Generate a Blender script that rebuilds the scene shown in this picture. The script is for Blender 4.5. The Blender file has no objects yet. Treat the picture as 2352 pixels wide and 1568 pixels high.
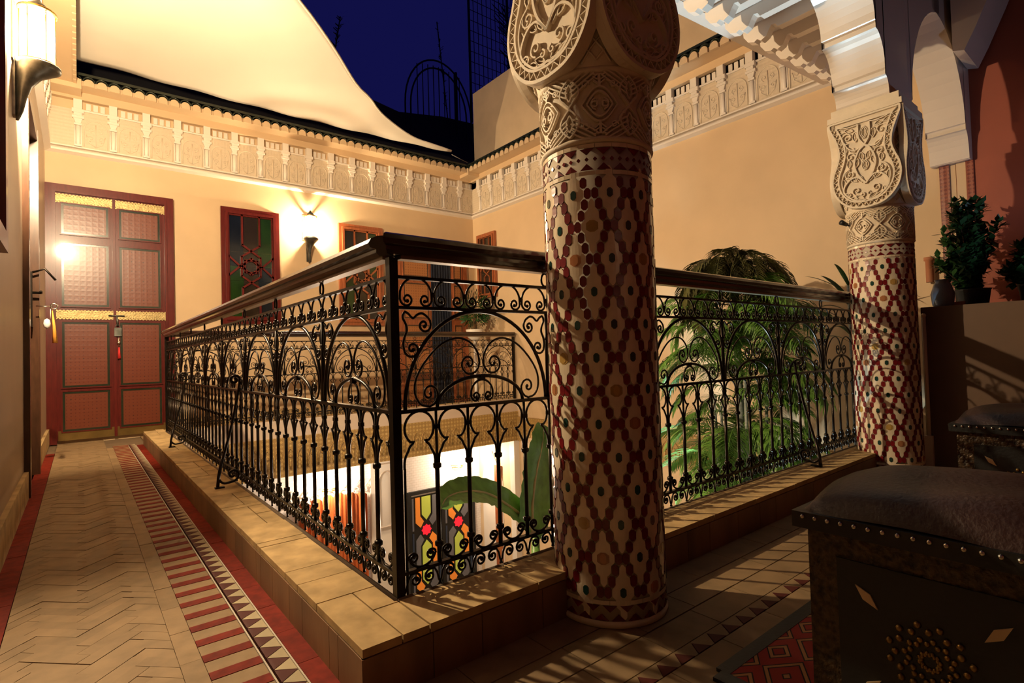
import bpy, math, random
from mathutils import Matrix, Vector
random.seed(7)
S = bpy.context.scene
COL = S.collection
pi = math.pi
# ------------------------------------------------------------ camera
cam = bpy.data.objects.new('camera', bpy.data.cameras.new('camera'))
COL.objects.link(cam)
CAMP = (-0.66760, -1.34652, 0.64319)
RM = ((0.779575, 0.007251, -0.626267), (-0.625621, -0.037829, -0.779209), (-0.029341, 0.999258, -0.024954))
RM = CAM_R = RM
cam.matrix_world = Matrix.Translation(CAMP) @ Matrix(RM).to_4x4()
cam.data.sensor_width = 36.0
cam.data.lens = 1237.84 / 2352 * 36
cam.data.clip_start = 0.02
S.camera = cam
# ------------------------------------------------------------ world, exposure, lights
w = bpy.data.worlds.new('dusk_sky'); S.world = w; w.use_nodes = True
w.node_tree.nodes['Background'].inputs[0].default_value = (0.09, 0.09, 1.0, 1)
w.node_tree.nodes['Background'].inputs[1].default_value = 0.042
S.view_settings.view_transform = 'Standard'
S.view_settings.look = 'None'
S.view_settings.gamma = 1.0
S.view_settings.exposure = 0.45
try: S.view_settings.use_curve_mapping = False
except Exception: pass
WARM = (1.0, 0.76, 0.46)
def lamp(name, loc, power, color=WARM, r=0.035, kind='POINT', rot=None, size=None, angle=None, blend=0.6):
    d = bpy.data.lights.new(name, kind); d.energy = power; d.color = color
    if kind == 'AREA':
        d.shape = 'DISK'; d.size = size or 0.3
    else:
        d.shadow_soft_size = r
    if kind == 'SPOT':
        d.spot_size = angle; d.spot_blend = blend
    o = bpy.data.objects.new(name, d); COL.objects.link(o); o.location = loc
    if rot is not None:
        o.rotation_euler = Vector(rot).to_track_quat('-Z', 'Y').to_euler()
    return o
lamp('sconce_light', (-0.83, 2.44, 2.42), 620, r=0.026)
lamp('sconce_light', (1.725, 5.80, 2.41), 130, r=0.026)
lamp('patio_light', (1.93, 5.62, -0.98), 34, (1.0, 0.83, 0.62), 0.06)
lamp('patio_light', (3.97, 5.62, -0.95), 34, (1.0, 0.83, 0.62), 0.06)
lamp('patio_light', (2.2, 2.6, -0.95), 40, (1.0, 0.80, 0.60), 0.08)
lamp('garden_spot_light', (2.75, 1.25, -2.6), 850, (0.62, 0.88, 1.0), 0.05, 'SPOT', (0.16, -0.16, 1.0), angle=1.1, blend=0.5)
lamp('planter_spot_light', (3.62, -1.25, 0.98), 9, (0.50, 0.68, 1.0), 0.04, 'SPOT', (0.25, 0.9, 1.25), angle=1.7, blend=0.6)

# ------------------------------------------------------------ materials
def nt(name, rough=0.6, metal=0.0, spec=None):
    m = bpy.data.materials.new(name); m.use_nodes = True
    n = m.node_tree.nodes; b = n['Principled BSDF']
    b.inputs['Roughness'].default_value = rough; b.inputs['Metallic'].default_value = metal
    if spec is not None: b.inputs['Specular IOR Level'].default_value = spec
    return m, n, m.node_tree.links, b
def tc(n, l, scale=(1, 1, 1), obj=True):
    t = n.new('ShaderNodeTexCoord'); mp = n.new('ShaderNodeMapping')
    mp.inputs['Scale'].default_value = scale
    l.new(t.outputs['Object' if obj else 'Generated'], mp.inputs[0]); return mp.outputs[0]
def mat(name, c, rough=0.6, metal=0.0, var=0.12, scale=6.0, bump=0.0, bscale=60.0, spec=None, coat=0.0, c2=None, stretch=(1, 1, 1), rnd=0.0, sss=None):
    m, n, l, b = nt(name, rough, metal, spec)
    v = tc(n, l, stretch)
    no = n.new('ShaderNodeTexNoise'); no.inputs['Scale'].default_value = scale; no.inputs['Detail'].default_value = 5
    l.new(v, no.inputs['Vector'])
    cr = n.new('ShaderNodeValToRGB')
    c2 = c2 or tuple(x * (1 - 2 * var) for x in c)
    cr.color_ramp.elements[0].color = (*c2, 1); cr.color_ramp.elements[0].position = 0.3
    cr.color_ramp.elements[1].color = (*c, 1); cr.color_ramp.elements[1].position = 0.65
    l.new(no.outputs[0], cr.inputs[0])
    out = cr.outputs[0]
    if rnd:
        oi = n.new('ShaderNodeObjectInfo'); mr = n.new('ShaderNodeMapRange')
        mr.inputs['To Min'].default_value = 1 - rnd; mr.inputs['To Max'].default_value = 1 + rnd * 0.6
        l.new(oi.outputs['Random'], mr.inputs['Value'])
        mx = n.new('ShaderNodeVectorMath'); mx.operation = 'SCALE'
        l.new(out, mx.inputs[0]); l.new(mr.outputs[0], mx.inputs['Scale']); out = mx.outputs[0]
    l.new(out, b.inputs['Base Color'])
    if coat: b.inputs['Coat Weight'].default_value = coat; b.inputs['Coat Roughness'].default_value = 0.08
    if bump:
        n2 = n.new('ShaderNodeTexNoise'); n2.inputs['Scale'].default_value = bscale; n2.inputs['Detail'].default_value = 3
        l.new(v, n2.inputs['Vector'])
        bp = n.new('ShaderNodeBump'); bp.inputs['Strength'].default_value = bump; bp.inputs['Distance'].default_value = 0.01
        l.new(n2.outputs[0], bp.inputs['Height']); l.new(bp.outputs[0], b.inputs['Normal'])
    return m
M = {}
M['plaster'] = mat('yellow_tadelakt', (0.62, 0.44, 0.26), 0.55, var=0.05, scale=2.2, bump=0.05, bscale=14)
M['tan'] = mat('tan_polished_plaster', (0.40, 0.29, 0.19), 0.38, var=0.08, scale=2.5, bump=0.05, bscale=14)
M['red_wall'] = mat('red_ochre_plaster', (0.31, 0.065, 0.030), 0.6, var=0.06, scale=3, bump=0.08, bscale=20)
M['upper'] = mat('parapet_plaster', (0.68, 0.50, 0.31), 0.8, var=0.06, scale=3, bump=0.1, bscale=40)
M['white'] = mat('white_gypsum', (0.74, 0.66, 0.57), 0.42, var=0.03, scale=4, bump=0.03, bscale=30)
M['carved'] = mat('carved_gypsum', (0.68, 0.57, 0.43), 0.6, var=0.05, scale=12, bump=0.06, bscale=90)
M['arch_paint'] = mat('glossy_white_paint', (0.70, 0.62, 0.55), 0.22, var=0.02, scale=3, coat=0.3)
M['bejmat'] = mat('bejmat_tile', (0.27, 0.175, 0.090), 0.7, var=0.12, scale=14, bump=0.05, bscale=50, rnd=0.12, spec=0.2)
M['grout'] = mat('floor_grout', (0.15, 0.095, 0.05), 0.8, var=0.1)
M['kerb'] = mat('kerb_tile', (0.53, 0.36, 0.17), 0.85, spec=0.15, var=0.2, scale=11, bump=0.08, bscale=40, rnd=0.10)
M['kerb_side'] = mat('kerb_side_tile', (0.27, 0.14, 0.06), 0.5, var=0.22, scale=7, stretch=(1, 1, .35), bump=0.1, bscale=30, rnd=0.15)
M['mortar'] = mat('kerb_mortar', (0.17, 0.11, 0.065), 0.8, var=0.2, scale=20)
M['red_tile'] = mat('red_glazed_tile', (0.19, 0.018, 0.008), 0.75, var=0.2, scale=30, bump=0.05, bscale=50, rnd=0.15, spec=0.12)
M['white_tile'] = mat('cream_glazed_tile', (0.42, 0.34, 0.21), 0.55, spec=0.2, var=0.06, scale=30, rnd=0.08)
M['dark_tile'] = mat('oxblood_tile', (0.085, 0.018, 0.014), 0.6, var=0.1, rnd=0.1, spec=0.15)
M['zred'] = mat('oxblood_glaze', (0.17, 0.008, 0.012), 0.24, var=0.12, scale=40, rnd=0.25, coat=0.12)
M['zbeige'] = mat('cream_glaze', (0.72, 0.60, 0.44), 0.16, var=0.08, scale=20, rnd=0.08, coat=0.5)
M['zgrout'] = mat('mosaic_grout', (0.52, 0.44, 0.34), 0.7, var=0.08)
M['zgreen'] = mat('bottle_green_glaze', (0.012, 0.045, 0.035), 0.12, var=0.1, coat=0.4, rnd=0.2)
M['zyellow'] = mat('amber_glaze', (0.50, 0.30, 0.08), 0.14, var=0.15, coat=0.4, rnd=0.2)
M['zorange'] = mat('orange_glaze', (0.46, 0.19, 0.08), 0.14, var=0.15, coat=0.4, rnd=0.2)
M['iron'] = mat('wrought_iron', (0.030, 0.023, 0.018), 0.33, metal=0.85, var=0.2, scale=30, spec=0.5)
M['iron_far'] = M['iron']
M['rail'] = mat('dark_varnished_rail', (0.035, 0.014, 0.007), 0.22, var=0.3, scale=10, stretch=(1, 10, 10), coat=0.5)
M['strip'] = mat('steel_strip', (0.25, 0.2, 0.15), 0.35, metal=0.8)
M['redwood'] = mat('red_varnished_wood', (0.11, 0.011, 0.008), 0.32, spec=0.3, var=0.15, scale=8, stretch=(6, 6, 1), coat=0.2)
M['brownwood'] = mat('orange_brown_wood', (0.36, 0.10, 0.035), 0.3, var=0.2, scale=8, stretch=(6, 6, 1), coat=0.4)
M['darkwood'] = mat('dark_wood', (0.07, 0.03, 0.015), 0.3, var=0.2, scale=8, stretch=(6, 6, 1), coat=0.4)
M['green_paint'] = mat('dark_green_paint', (0.018, 0.024, 0.012), 0.25, coat=0.4)
M['brass'] = mat('brass_sheet', (0.40, 0.30, 0.14), 0.5, metal=1.0, var=0.15, scale=20, bump=0.25, bscale=60)
M['agedbrass'] = mat('aged_brass', (0.30, 0.19, 0.06), 0.4, metal=0.9, var=0.2)
M['black'] = mat('painted_black_void', (0.006, 0.006, 0.007), 0.5)
M['dark'] = mat('dark_building', (0.012, 0.010, 0.010), 0.9)
M['darkiron'] = mat('rooftop_iron', (0.006, 0.006, 0.010), 0.9)
M['rooftile'] = mat('dark_green_roof_tile', (0.022, 0.026, 0.016), 0.3, var=0.3, rnd=0.2)
M['leather'] = mat('oxblood_leather', (0.030, 0.009, 0.006), 0.5, var=0.25, scale=6, bump=0.2, bscale=120)
M['darkleather'] = mat('black_leather', (0.005, 0.005, 0.005), 0.5, var=0.2, bump=0.1, bscale=120)
M['stud'] = mat('silver_stud', (0.65, 0.6, 0.5), 0.25, metal=1.0)
M['bone'] = mat('bone_inlay', (0.50, 0.36, 0.20), 0.35, var=0.1)
M['lampmetal'] = mat('patinated_lamp_metal', (0.13, 0.13, 0.115), 0.4, metal=0.7, var=0.3, scale=20)
M['gold'] = mat('lamp_gold', (0.75, 0.48, 0.14), 0.3, metal=1.0)
M['canvas_r'] = mat('rope', (0.5, 0.45, 0.4), 0.9)
M['leaf'] = mat('banana_leaf_green', (0.17, 0.36, 0.07), 0.4, var=0.2, scale=12, stretch=(1, 6, 1))
M['leafrib'] = mat('banana_midrib', (0.50, 0.42, 0.20), 0.45)
M['frond'] = mat('palm_frond_green', (0.14, 0.30, 0.045), 0.45, var=0.3, scale=3, rnd=0.35)
M['frond_dry'] = mat('palm_frond_olive', (0.14, 0.13, 0.035), 0.55, var=0.3, scale=3, rnd=0.3)
M['palm_stem'] = mat('grey_palm_stem', (0.34, 0.38, 0.36), 0.5, var=0.2, scale=14, stretch=(1, 1, 4), bump=0.2)
M['shrub'] = mat('shrub_leaf', (0.035, 0.11, 0.025), 0.4, var=0.3, rnd=0.3)
M['terracotta'] = mat('terracotta', (0.45, 0.17, 0.08), 0.7)
M['bluepot'] = mat('blue_grey_glaze', (0.16, 0.19, 0.25), 0.3)
M['orange_cloth'] = mat('orange_curtain_cloth', (0.62, 0.14, 0.03), 0.55, var=0.25, scale=5, stretch=(8, 8, 1))
M['blue_cloth'] = mat('dark_blue_curtain', (0.012, 0.016, 0.035), 0.8, var=0.4, scale=6, stretch=(8, 8, 1))
M['tag_w'] = mat('white_tag', (0.75, 0.75, 0.72), 0.4)
M['tag_o'] = mat('orange_tassel', (0.75, 0.33, 0.04), 0.7)
M['tag_r'] = mat('red_tassel', (0.6, 0.02, 0.02), 0.7)
M['beige_floor'] = mat('patio_floor', (0.22, 0.16, 0.11), 0.4)
M['pinkwall'] = mat('patio_plaster', (0.60, 0.47, 0.36), 0.5, var=0.04, scale=3)

def glass(name, c, rough=0.15):
    return mat(name, c, rough, var=0.25, scale=5, coat=0.6)
M['g_green'] = glass('green_pane', (0.015, 0.045, 0.008)); M['g_blue'] = glass('blue_pane', (0.008, 0.012, 0.018))
M['g_black'] = glass('brown_pane', (0.030, 0.020, 0.012)); 
def emis(name, c, e):
    m, n, l, b = nt(name, 0.4); b.inputs['Base Color'].default_value = (*c, 1)
    b.inputs['Emission Color'].default_value = (*c, 1); b.inputs['Emission Strength'].default_value = e
    return m
M['glow'] = None
def lampglass(name, c, e):
    m = bpy.data.materials.new(name); m.use_nodes = True; n = m.node_tree.nodes; l = m.node_tree.links
    n.clear(); o = n.new('ShaderNodeOutputMaterial'); mx = n.new('ShaderNodeMixShader'); t = n.new('ShaderNodeBsdfTransparent'); em = n.new('ShaderNodeEmission')
    em.inputs[0].default_value = (*c, 1); em.inputs[1].default_value = e; mx.inputs[0].default_value = 0.12
    l.new(t.outputs[0], mx.inputs[1]); l.new(em.outputs[0], mx.inputs[2]); l.new(mx.outputs[0], o.inputs[0]); return m
M['glow'] = lampglass('lit_lantern_glass', (1.0, 0.88, 0.62), 24.0)
M['bulb'] = lampglass('lit_bulb_glass', (1.0, 0.9, 0.7), 20.0)
M['bulb'].node_tree.nodes['Mix Shader'].inputs[0].default_value = 0.12
M['glow2'] = lampglass('lit_bowl_glass', (1.0, 0.93, 0.75), 18.0)
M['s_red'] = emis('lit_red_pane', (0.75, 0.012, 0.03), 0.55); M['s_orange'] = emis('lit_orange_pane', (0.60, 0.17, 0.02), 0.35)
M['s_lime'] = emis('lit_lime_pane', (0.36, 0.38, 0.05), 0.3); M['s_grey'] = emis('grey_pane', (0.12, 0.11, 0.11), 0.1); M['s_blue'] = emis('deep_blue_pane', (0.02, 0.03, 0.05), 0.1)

def sail_mat():
    m = bpy.data.materials.new('white_sail_canvas'); m.use_nodes = True; n = m.node_tree.nodes; l = m.node_tree.links
    b = n['Principled BSDF']; b.inputs['Base Color'].default_value = (0.72, 0.66, 0.56, 1); b.inputs['Roughness'].default_value = 0.85
    v = tc(n, l, (1, 1, 1)); no = n.new('ShaderNodeTexNoise'); no.inputs['Scale'].default_value = 2.0; l.new(v, no.inputs[0])
    bp = n.new('ShaderNodeBump'); bp.inputs['Strength'].default_value = 0.25; bp.inputs['Distance'].default_value = 0.05
    l.new(no.outputs[0], bp.inputs['Height']); l.new(bp.outputs[0], b.inputs['Normal'])
    return m
M['sail'] = sail_mat()
def pattern_mat(name, c1, c2, c3, scale=22, rough=0.25, coat=0.6, metric='CHEBYCHEV', bump=0.3):
    m, n, l, b = nt(name, rough); v = tc(n, l)
    vo = n.new('ShaderNodeTexVoronoi'); vo.feature = 'F1'; vo.distance = metric; vo.inputs['Scale'].default_value = scale; vo.inputs['Randomness'].default_value = 0.0
    l.new(v, vo.inputs['Vector'])
    cr = n.new('ShaderNodeValToRGB'); e = cr.color_ramp.elements
    e[0].color = (*c3, 1); e[0].position = 0.16; e[1].color = (*c1, 1); e[1].position = 0.2
    x = e.new(0.36); x.color = (*c1, 1); x = e.new(0.40); x.color = (*c2, 1); x = e.new(0.50); x.color = (*c1, 1)
    l.new(vo.outputs['Distance'], cr.inputs[0])
    vo2 = n.new('ShaderNodeTexVoronoi'); vo2.distance = 'MANHATTAN'; vo2.inputs['Scale'].default_value = scale * 1.5; vo2.inputs['Randomness'].default_value = 0.0
    l.new(v, vo2.inputs['Vector'])
    mx = n.new('ShaderNodeMix'); mx.data_type = 'RGBA'
    cr2 = n.new('ShaderNodeValToRGB'); cr2.color_ramp.elements[0].position = 0.40; cr2.color_ramp.elements[1].position = 0.50
    l.new(vo2.outputs['Distance'], cr2.inputs[0]); l.new(cr2.outputs[0], mx.inputs[0]); l.new(cr.outputs[0], mx.inputs[6]); mx.inputs[7].default_value = (*c2, 1)
    l.new(mx.outputs[2], b.inputs['Base Color']); b.inputs['Coat Weight'].default_value = coat; b.inputs['Coat Roughness'].default_value = 0.15
    bp = n.new('ShaderNodeBump'); bp.inputs['Strength'].default_value = bump; bp.inputs['Distance'].default_value = 0.003
    l.new(vo.outputs['Distance'], bp.inputs['Height']); l.new(bp.outputs[0], b.inputs['Normal'])
    return m
M['door_orn'] = pattern_mat('painted_star_panel', (0.075, 0.009, 0.006), (0.14, 0.03, 0.012), (0.03, 0.008, 0.006), 19, 0.34, 0.12)
M['carve_orn'] = pattern_mat('carved_cedar', (0.24, 0.075, 0.025), (0.36, 0.14, 0.045), (0.05, 0.015, 0.008), 17, 0.4, 0.2, bump=0.6)
M['carved_fine'] = pattern_mat('fine_arabesque_gypsum', (0.68, 0.57, 0.43), (0.60, 0.49, 0.36), (0.70, 0.60, 0.47), 28, 0.6, 0.0, 'MANHATTAN', 1.0)
M['band_orn'] = pattern_mat('carved_band', (0.50, 0.33, 0.11), (0.34, 0.20, 0.06), (0.60, 0.42, 0.16), 14, 0.6, 0.0, 'MANHATTAN', 1.0)
M['embossed'] = mat('embossed_metal', (0.085, 0.050, 0.024), 0.4, metal=0.3, scale=75, c2=(0.006, 0.004, 0.003), bump=0.8, bscale=75)
M['strip_orn'] = pattern_mat('mosaic_strip', (0.15, 0.018, 0.012), (0.26, 0.06, 0.03), (0.40, 0.18, 0.06), 24, 0.3, 0.3, 'MANHATTAN')
def brick_mat():
    m, n, l, b = nt('white_relief_tiles', 0.35); v = tc(n, l)
    sp = n.new('ShaderNodeSeparateXYZ'); cb = n.new('ShaderNodeCombineXYZ'); l.new(v, sp.inputs[0])
    ad = n.new('ShaderNodeMath'); ad.operation = 'ADD'; l.new(sp.outputs[0], ad.inputs[0]); l.new(sp.outputs[1], ad.inputs[1])
    l.new(ad.outputs[0], cb.inputs[0]); l.new(sp.outputs[2], cb.inputs[1])
    br = n.new('ShaderNodeTexBrick'); br.inputs['Scale'].default_value = 7; br.inputs['Mortar Size'].default_value = 0.012
    br.inputs['Color1'].default_value = (0.84, 0.76, 0.70, 1); br.inputs['Color2'].default_value = (0.82, 0.74, 0.68, 1); br.inputs['Mortar'].default_value = (0.62, 0.54, 0.46, 1)
    l.new(cb.outputs[0], br.inputs['Vector']); l.new(br.outputs[0], b.inputs['Base Color']); return m
M['brick'] = brick_mat()

# ------------------------------------------------------------ mesh builder
class MB:
    def __init__(s): s.v = []; s.f = []; s.sm = []
    def add(s, vs, fs, smooth=False):
        o = len(s.v); s.v += [tuple(p) for p in vs]
        s.f += [tuple(i + o for i in f) for f in fs]; s.sm += [smooth] * len(fs); return s
    def box(s, a, b):
        (x0, y0, z0), (x1, y1, z1) = a, b
        x0, x1 = min(x0, x1), max(x0, x1); y0, y1 = min(y0, y1), max(y0, y1); z0, z1 = min(z0, z1), max(z0, z1)
        return s.add([(x0, y0, z0), (x1, y0, z0), (x1, y1, z0), (x0, y1, z0), (x0, y0, z1), (x1, y0, z1), (x1, y1, z1), (x0, y1, z1)],
                     [(3, 2, 1, 0), (4, 5, 6, 7), (0, 1, 5, 4), (1, 2, 6, 5), (2, 3, 7, 6), (3, 0, 4, 7)])
    def prism(s, pts, h0, h1, ax='z', smooth=False):
        # pts 2D polygon (ccw); extruded along axis
        def P(p, h): return {'z': (p[0], p[1], h), 'y': (p[0], h, p[1]), 'x': (h, p[0], p[1])}[ax]
        n = len(pts); vs = [P(p, h0) for p in pts] + [P(p, h1) for p in pts]
        fs = [tuple(range(n - 1, -1, -1)), tuple(range(n, 2 * n))] + [(i, (i + 1) % n, n + (i + 1) % n, n + i) for i in range(n)]
        if ax == 'y': fs = [tuple(reversed(f)) for f in fs]
        return s.add(vs, fs, smooth)
    def tube(s, path, r, n=6, closed=False, flat=1.0):
        path = [Vector(p) for p in path]; m = len(path); vs = []; fs = []
        rr = r if callable(r) else (lambda t: r)
        prev = None
        for i, p in enumerate(path):
            if closed: t = path[(i + 1) % m] - path[i - 1]
            else: t = path[min(i + 1, m - 1)] - path[max(i - 1, 0)]
            if t.length < 1e-9: t = Vector((0, 0, 1))
            t.normalize()
            if prev is None:
                a = Vector((0, 1, 0)) if abs(t.y) < 0.9 else Vector((1, 0, 0))
            else: a = prev
            u = (a - t * a.dot(t))
            if u.length < 1e-6: u = t.orthogonal()
            u.normalize(); prev = u; v = t.cross(u); q = rr(i / max(1, m - 1))
            for k in range(n):
                an = 2 * pi * (k + 0.5) / n
                vs.append(p + u * math.cos(an) * q + v * math.sin(an) * q * flat)
        for i in range(m if closed else m - 1):
            for k in range(n):
                a = i * n + k; b = i * n + (k + 1) % n; j = ((i + 1) % m) * n
                fs.append((a, b, j + (k + 1) % n, j + k))
        if not closed:
            fs.append(tuple(range(n - 1, -1, -1))); fs.append(tuple((m - 1) * n + k for k in range(n)))
        return s.add(vs, fs, True)
    def lathe(s, prof, n=32, c=(0, 0), a0=0.0, a1=2 * pi, cap=True):
        full = abs(a1 - a0 - 2 * pi) < 1e-6; k = n if full else n + 1
        vs = []; fs = []
        for r, z in prof:
            for i in range(k):
                a = a0 + (a1 - a0) * i / n; vs.append((c[0] + r * math.cos(a), c[1] + r * math.sin(a), z))
        for j in range(len(prof) - 1):
            for i in range(n):
                i2 = (i + 1) % k
                fs.append((j * k + i, j * k + i2, (j + 1) * k + i2, (j + 1) * k + i))
        if cap and full:
            fs.append(tuple(range(k - 1, -1, -1))); fs.append(tuple((len(prof) - 1) * k + i for i in range(k)))
        return s.add(vs, fs, True)
    def ball(s, c, r, n=8, sz=1.0):
        prof = [(max(1e-4, r * math.sin(pi * i / 6)), c[2] - r * sz * math.cos(pi * i / 6)) for i in range(7)]
        return s.lathe(prof, n, (c[0], c[1]), cap=False)
    def xf(s, M4):
        s.v = [tuple(M4 @ Vector(p)) for p in s.v]; return s
    def mesh(s, name, m, auto=True):
        me = bpy.data.meshes.new(name); me.from_pydata(s.v, [], s.f)
        me.polygons.foreach_set('use_smooth', s.sm); me.materials.append(M[m] if isinstance(m, str) else m)
        me.update(); return me
def link(name, me, parent=None, loc=(0, 0, 0), rot=(0, 0, 0), scale=None):
    o = bpy.data.objects.new(name, me); COL.objects.link(o)
    if parent: o.parent = parent
    o.location = loc; o.rotation_euler = rot
    if scale: o.scale = scale
    return o
def obj(name, mb, m, parent=None, loc=(0, 0, 0), rot=(0, 0, 0), **kw):
    o = link(name, mb.mesh(name, m), parent, loc, rot)
    for k, v in kw.items(): o[k] = v
    return o
def thing(name, label, cat, loc=(0, 0, 0), rz=0.0, group=None):
    o = bpy.data.objects.new(name, None); o.empty_display_size = 0.1; COL.objects.link(o)
    o.location = loc; o.rotation_euler = (0, 0, rz); o['label'] = label; o['category'] = cat
    if group: o['group'] = group
    return o
def tag(o, label, cat, group=None):
    o['label'] = label; o['category'] = cat
    if group: o['group'] = group
    return o
def struct(name, mb, m, label, cat='wall', **kw):
    o = obj(name, mb, m, **kw); o['kind'] = 'structure'; o['label'] = label; o['category'] = cat; return o
def sthing(name, label, cat):
    o = thing(name, label, cat); o['kind'] = 'structure'; return o
def catmull(P, n=6, closed=False):
    out = []; m = len(P)
    for i in range(m if closed else m - 1):
        p0 = P[i - 1] if (closed or i > 0) else P[0]; p1 = P[i]; p2 = P[(i + 1) % m]
        p3 = P[(i + 2) % m] if (closed or i + 2 < m) else P[-1]
        for k in range(n):
            t = k / n
            out.append(tuple(0.5 * (2 * b + (c - a) * t + (2 * a - 5 * b + 4 * c - d) * t * t + (-a + 3 * b - 3 * c + d) * t ** 3) for a, b, c, d in zip(p0, p1, p2, p3)))
    if not closed: out.append(tuple(P[-1]))
    return out
def spiral(c, r0, a0, turns, sgn=1, r1=0.004, n=18):
    """2D points from outside (radius r0, angle a0 degrees) winding inwards"""
    out = []
    for i in range(n + 1):
        t = i / n; r = r0 + (r1 - r0) * t ** 0.85; a = math.radians(a0) + sgn * turns * 2 * pi * t
        out.append((c[0] + r * math.cos(a), c[1] + r * math.sin(a)))
    return out
def XZ(pts, y=0.0): return [(p[0], y, p[1]) for p in pts]
def bev_profile_rail(): pass

FZ = -0.13           # gallery floor level
HR = 0.98            # top of the handrail
XR, YW, XL, YR = 4.4, 5.9, -0.93, 4.87
GF = -3.35           # patio floor level
# ============================================================ STRUCTURE
b = MB()

# gallery slabs (tops just below tiles)
b = MB(); zt = FZ - 0.012
b.box((XL, -3.2, -0.56), (-0.02, YW, zt)); b.box((-0.02, -3.2, -0.56), (XR, -0.02, zt)); b.box((-0.02, YR + 0.03, -0.56), (XR, YW, zt))
floor = struct('floor', b, 'grout', 'beige tiled floor of the upper gallery around the courtyard', 'floor')
pf = MB(); pf.box((XL, -3.2, GF - 0.1), (XR, YW, GF)); struct('floor', pf, 'beige_floor', 'pale floor of the patio one storey below the gallery', 'floor')
# walls
b = MB(); b.box((XL - 0.25, -3.2, -0.56), (XL, 3.02, 5.2)); b.box((XL - 0.25, 4.02, -0.56), (XL, YW, 5.2)); b.box((XL - 0.25, 3.02, 2.42), (XL, 4.02, 5.2)); b.box((XL - .25, 3.02, -0.56), (XL - .12, 4.02, FZ))
b.v = [(x, y, min(z, 3.55)) for x, y, z in b.v]
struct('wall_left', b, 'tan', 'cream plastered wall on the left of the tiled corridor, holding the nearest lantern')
b = MB(); b.box((XL - 0.25, YW, -0.56), (XR, YW + 0.25, 3.55))
struct('wall_back', b, 'plaster', 'yellow plastered wall across the courtyard with red door and two windows')
b = MB(); b.box((XR, -0.34, GF), (XR + 0.25, YW + 0.25, 3.55))
struct('wall_right', b, 'plaster', 'tall yellow plastered wall on the right of the courtyard, behind the palm')
b = MB(); b.box((XR, -3.2, FZ - 0.4), (XR + 0.25, -0.342, 3.4))
struct('wall_right', b, 'red_wall', 'red ochre wall at the far right behind the potted shrub')
b = MB(); b.box((XL - 0.25, -3.4, FZ - 0.4), (XR + 0.25, -3.2, 3.4))
struct('wall_front', b, 'redwood', 'dark wood panelled wall of the gallery behind the viewer')
b = MB(); b.box((0.1, -3.2, 3.3), (XR + 0.25, -0.34, 3.4))
struct('ceiling', b, 'darkwood', 'dark wooden ceiling of the near gallery above the two stools', 'ceiling')
# ground floor walls
b = MB(); b.box((XL, YW, GF), (XR, YW + 0.2, -0.56)); struct('wall_back', b, 'brick', 'bright white relief tiled wall of the lit patio below the far gallery')
b = MB(); b.box((XL - 0.2, -3.2, GF), (XL, YW, -0.56)); struct('wall_left', b, 'pinkwall', 'plastered patio wall below the left corridor')
b = MB(); b.box((XL, -3.4, GF), (XR, -3.2, -0.56)); struct('wall_front', b, 'pinkwall', 'plastered patio wall below the near gallery')
# slab edges: white plinth, then carved yellow band
def band(name, a, c, m, label):
    q = MB(); q.box(a, c); return struct(name, q, m, label, 'trim')
band('trim_1', (-0.02, YR + 0.0, -0.19), (XR, YR + 0.03, 0.0), 'pinkwall', 'plain pinkish edge under the far railing')
band('trim_2', (-0.02, YR - 0.01, -0.62), (XR, YR + 0.03, -0.19), 'band_orn', 'carved ochre band below the far gallery edge')
band('trim_3', (XR - 0.03, 0.0, -0.62), (XR, YR - 0.01, -0.27), 'band_orn', 'carved ochre band running along the right courtyard wall')
band('trim_4', (-0.02, 0.0, -0.6), (0.0, YR - 0.01, -0.012), 'pinkwall', 'plain edge under the left railing')
band('trim_5', (0.0, -0.02, -0.6), (XR - 0.03, 0.0, -0.012), 'pinkwall', 'plain edge under the near right railing')
# little carved arches standing proud on the ochre bands
def motif():
    q = MB(); q.tube([(-0.05, 0, -0.14), (-0.05, 0, -0.02), (-0.03, 0, 0.05), (0, 0, 0.09), (0.03, 0, 0.05), (0.05, 0, -0.02), (0.05, 0, -0.14)], 0.008, 4)
    q.tube([(0, 0, -0.14), (0, 0, -0.03)], 0.012, 4); q.ball((0, 0, 0.0), 0.02, 6); return q.mesh('motif', 'band_orn')
mm = motif()
for tr, n0, f in (('trim_2', 36, 0), ('trim_3', 37, 1)):
    par = bpy.data.objects[tr]
    for i in range(n0):
        if f == 0: link('carved_motif', mm, par, (0.06 + i * 0.12, YR - 0.014, -0.40))
        else: link('carved_motif', mm, par, (XR - 0.034, 0.15 + i * 0.125, -0.44), (0, 0, pi / 2), (1, 1, 0.85))
# upper parapet on the right wall, dark neighbour
b = MB(); b.box((XR + 0.25, -3.2, 3.2), (XR + 0.5, 6.15, 5.15)); struct('wall_right', b, 'upper', 'upper terrace parapet wall rising above the right cornice')
b = MB(); b.box((XR, -3.2, 3.35), (XR + 0.25, 6.15, 3.5)); struct('ceiling', b, 'dark', 'dark roof ledge behind the right cornice', 'ledge')
b = MB(); b.box((-3, 8.2, 3.0), (9, 8.6, 5.05)); b.prism([(2.6, 5.05), (9, 5.05), (9, 5.9), (5.3, 5.68), (4.3, 5.52), (3.1, 5.72), (2.6, 5.5)], 8.2, 8.5, 'y')
struct('wall_back', b, 'dark', 'dark rooftop wall of the neighbouring building against the night sky')
b = MB(); b.box((-1.3, YW + 0.25, 3.3), (4.6, 8.2, 3.4)); struct('ceiling', b, 'dark', 'dark flat roof behind the far cornice', 'roof')

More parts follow.
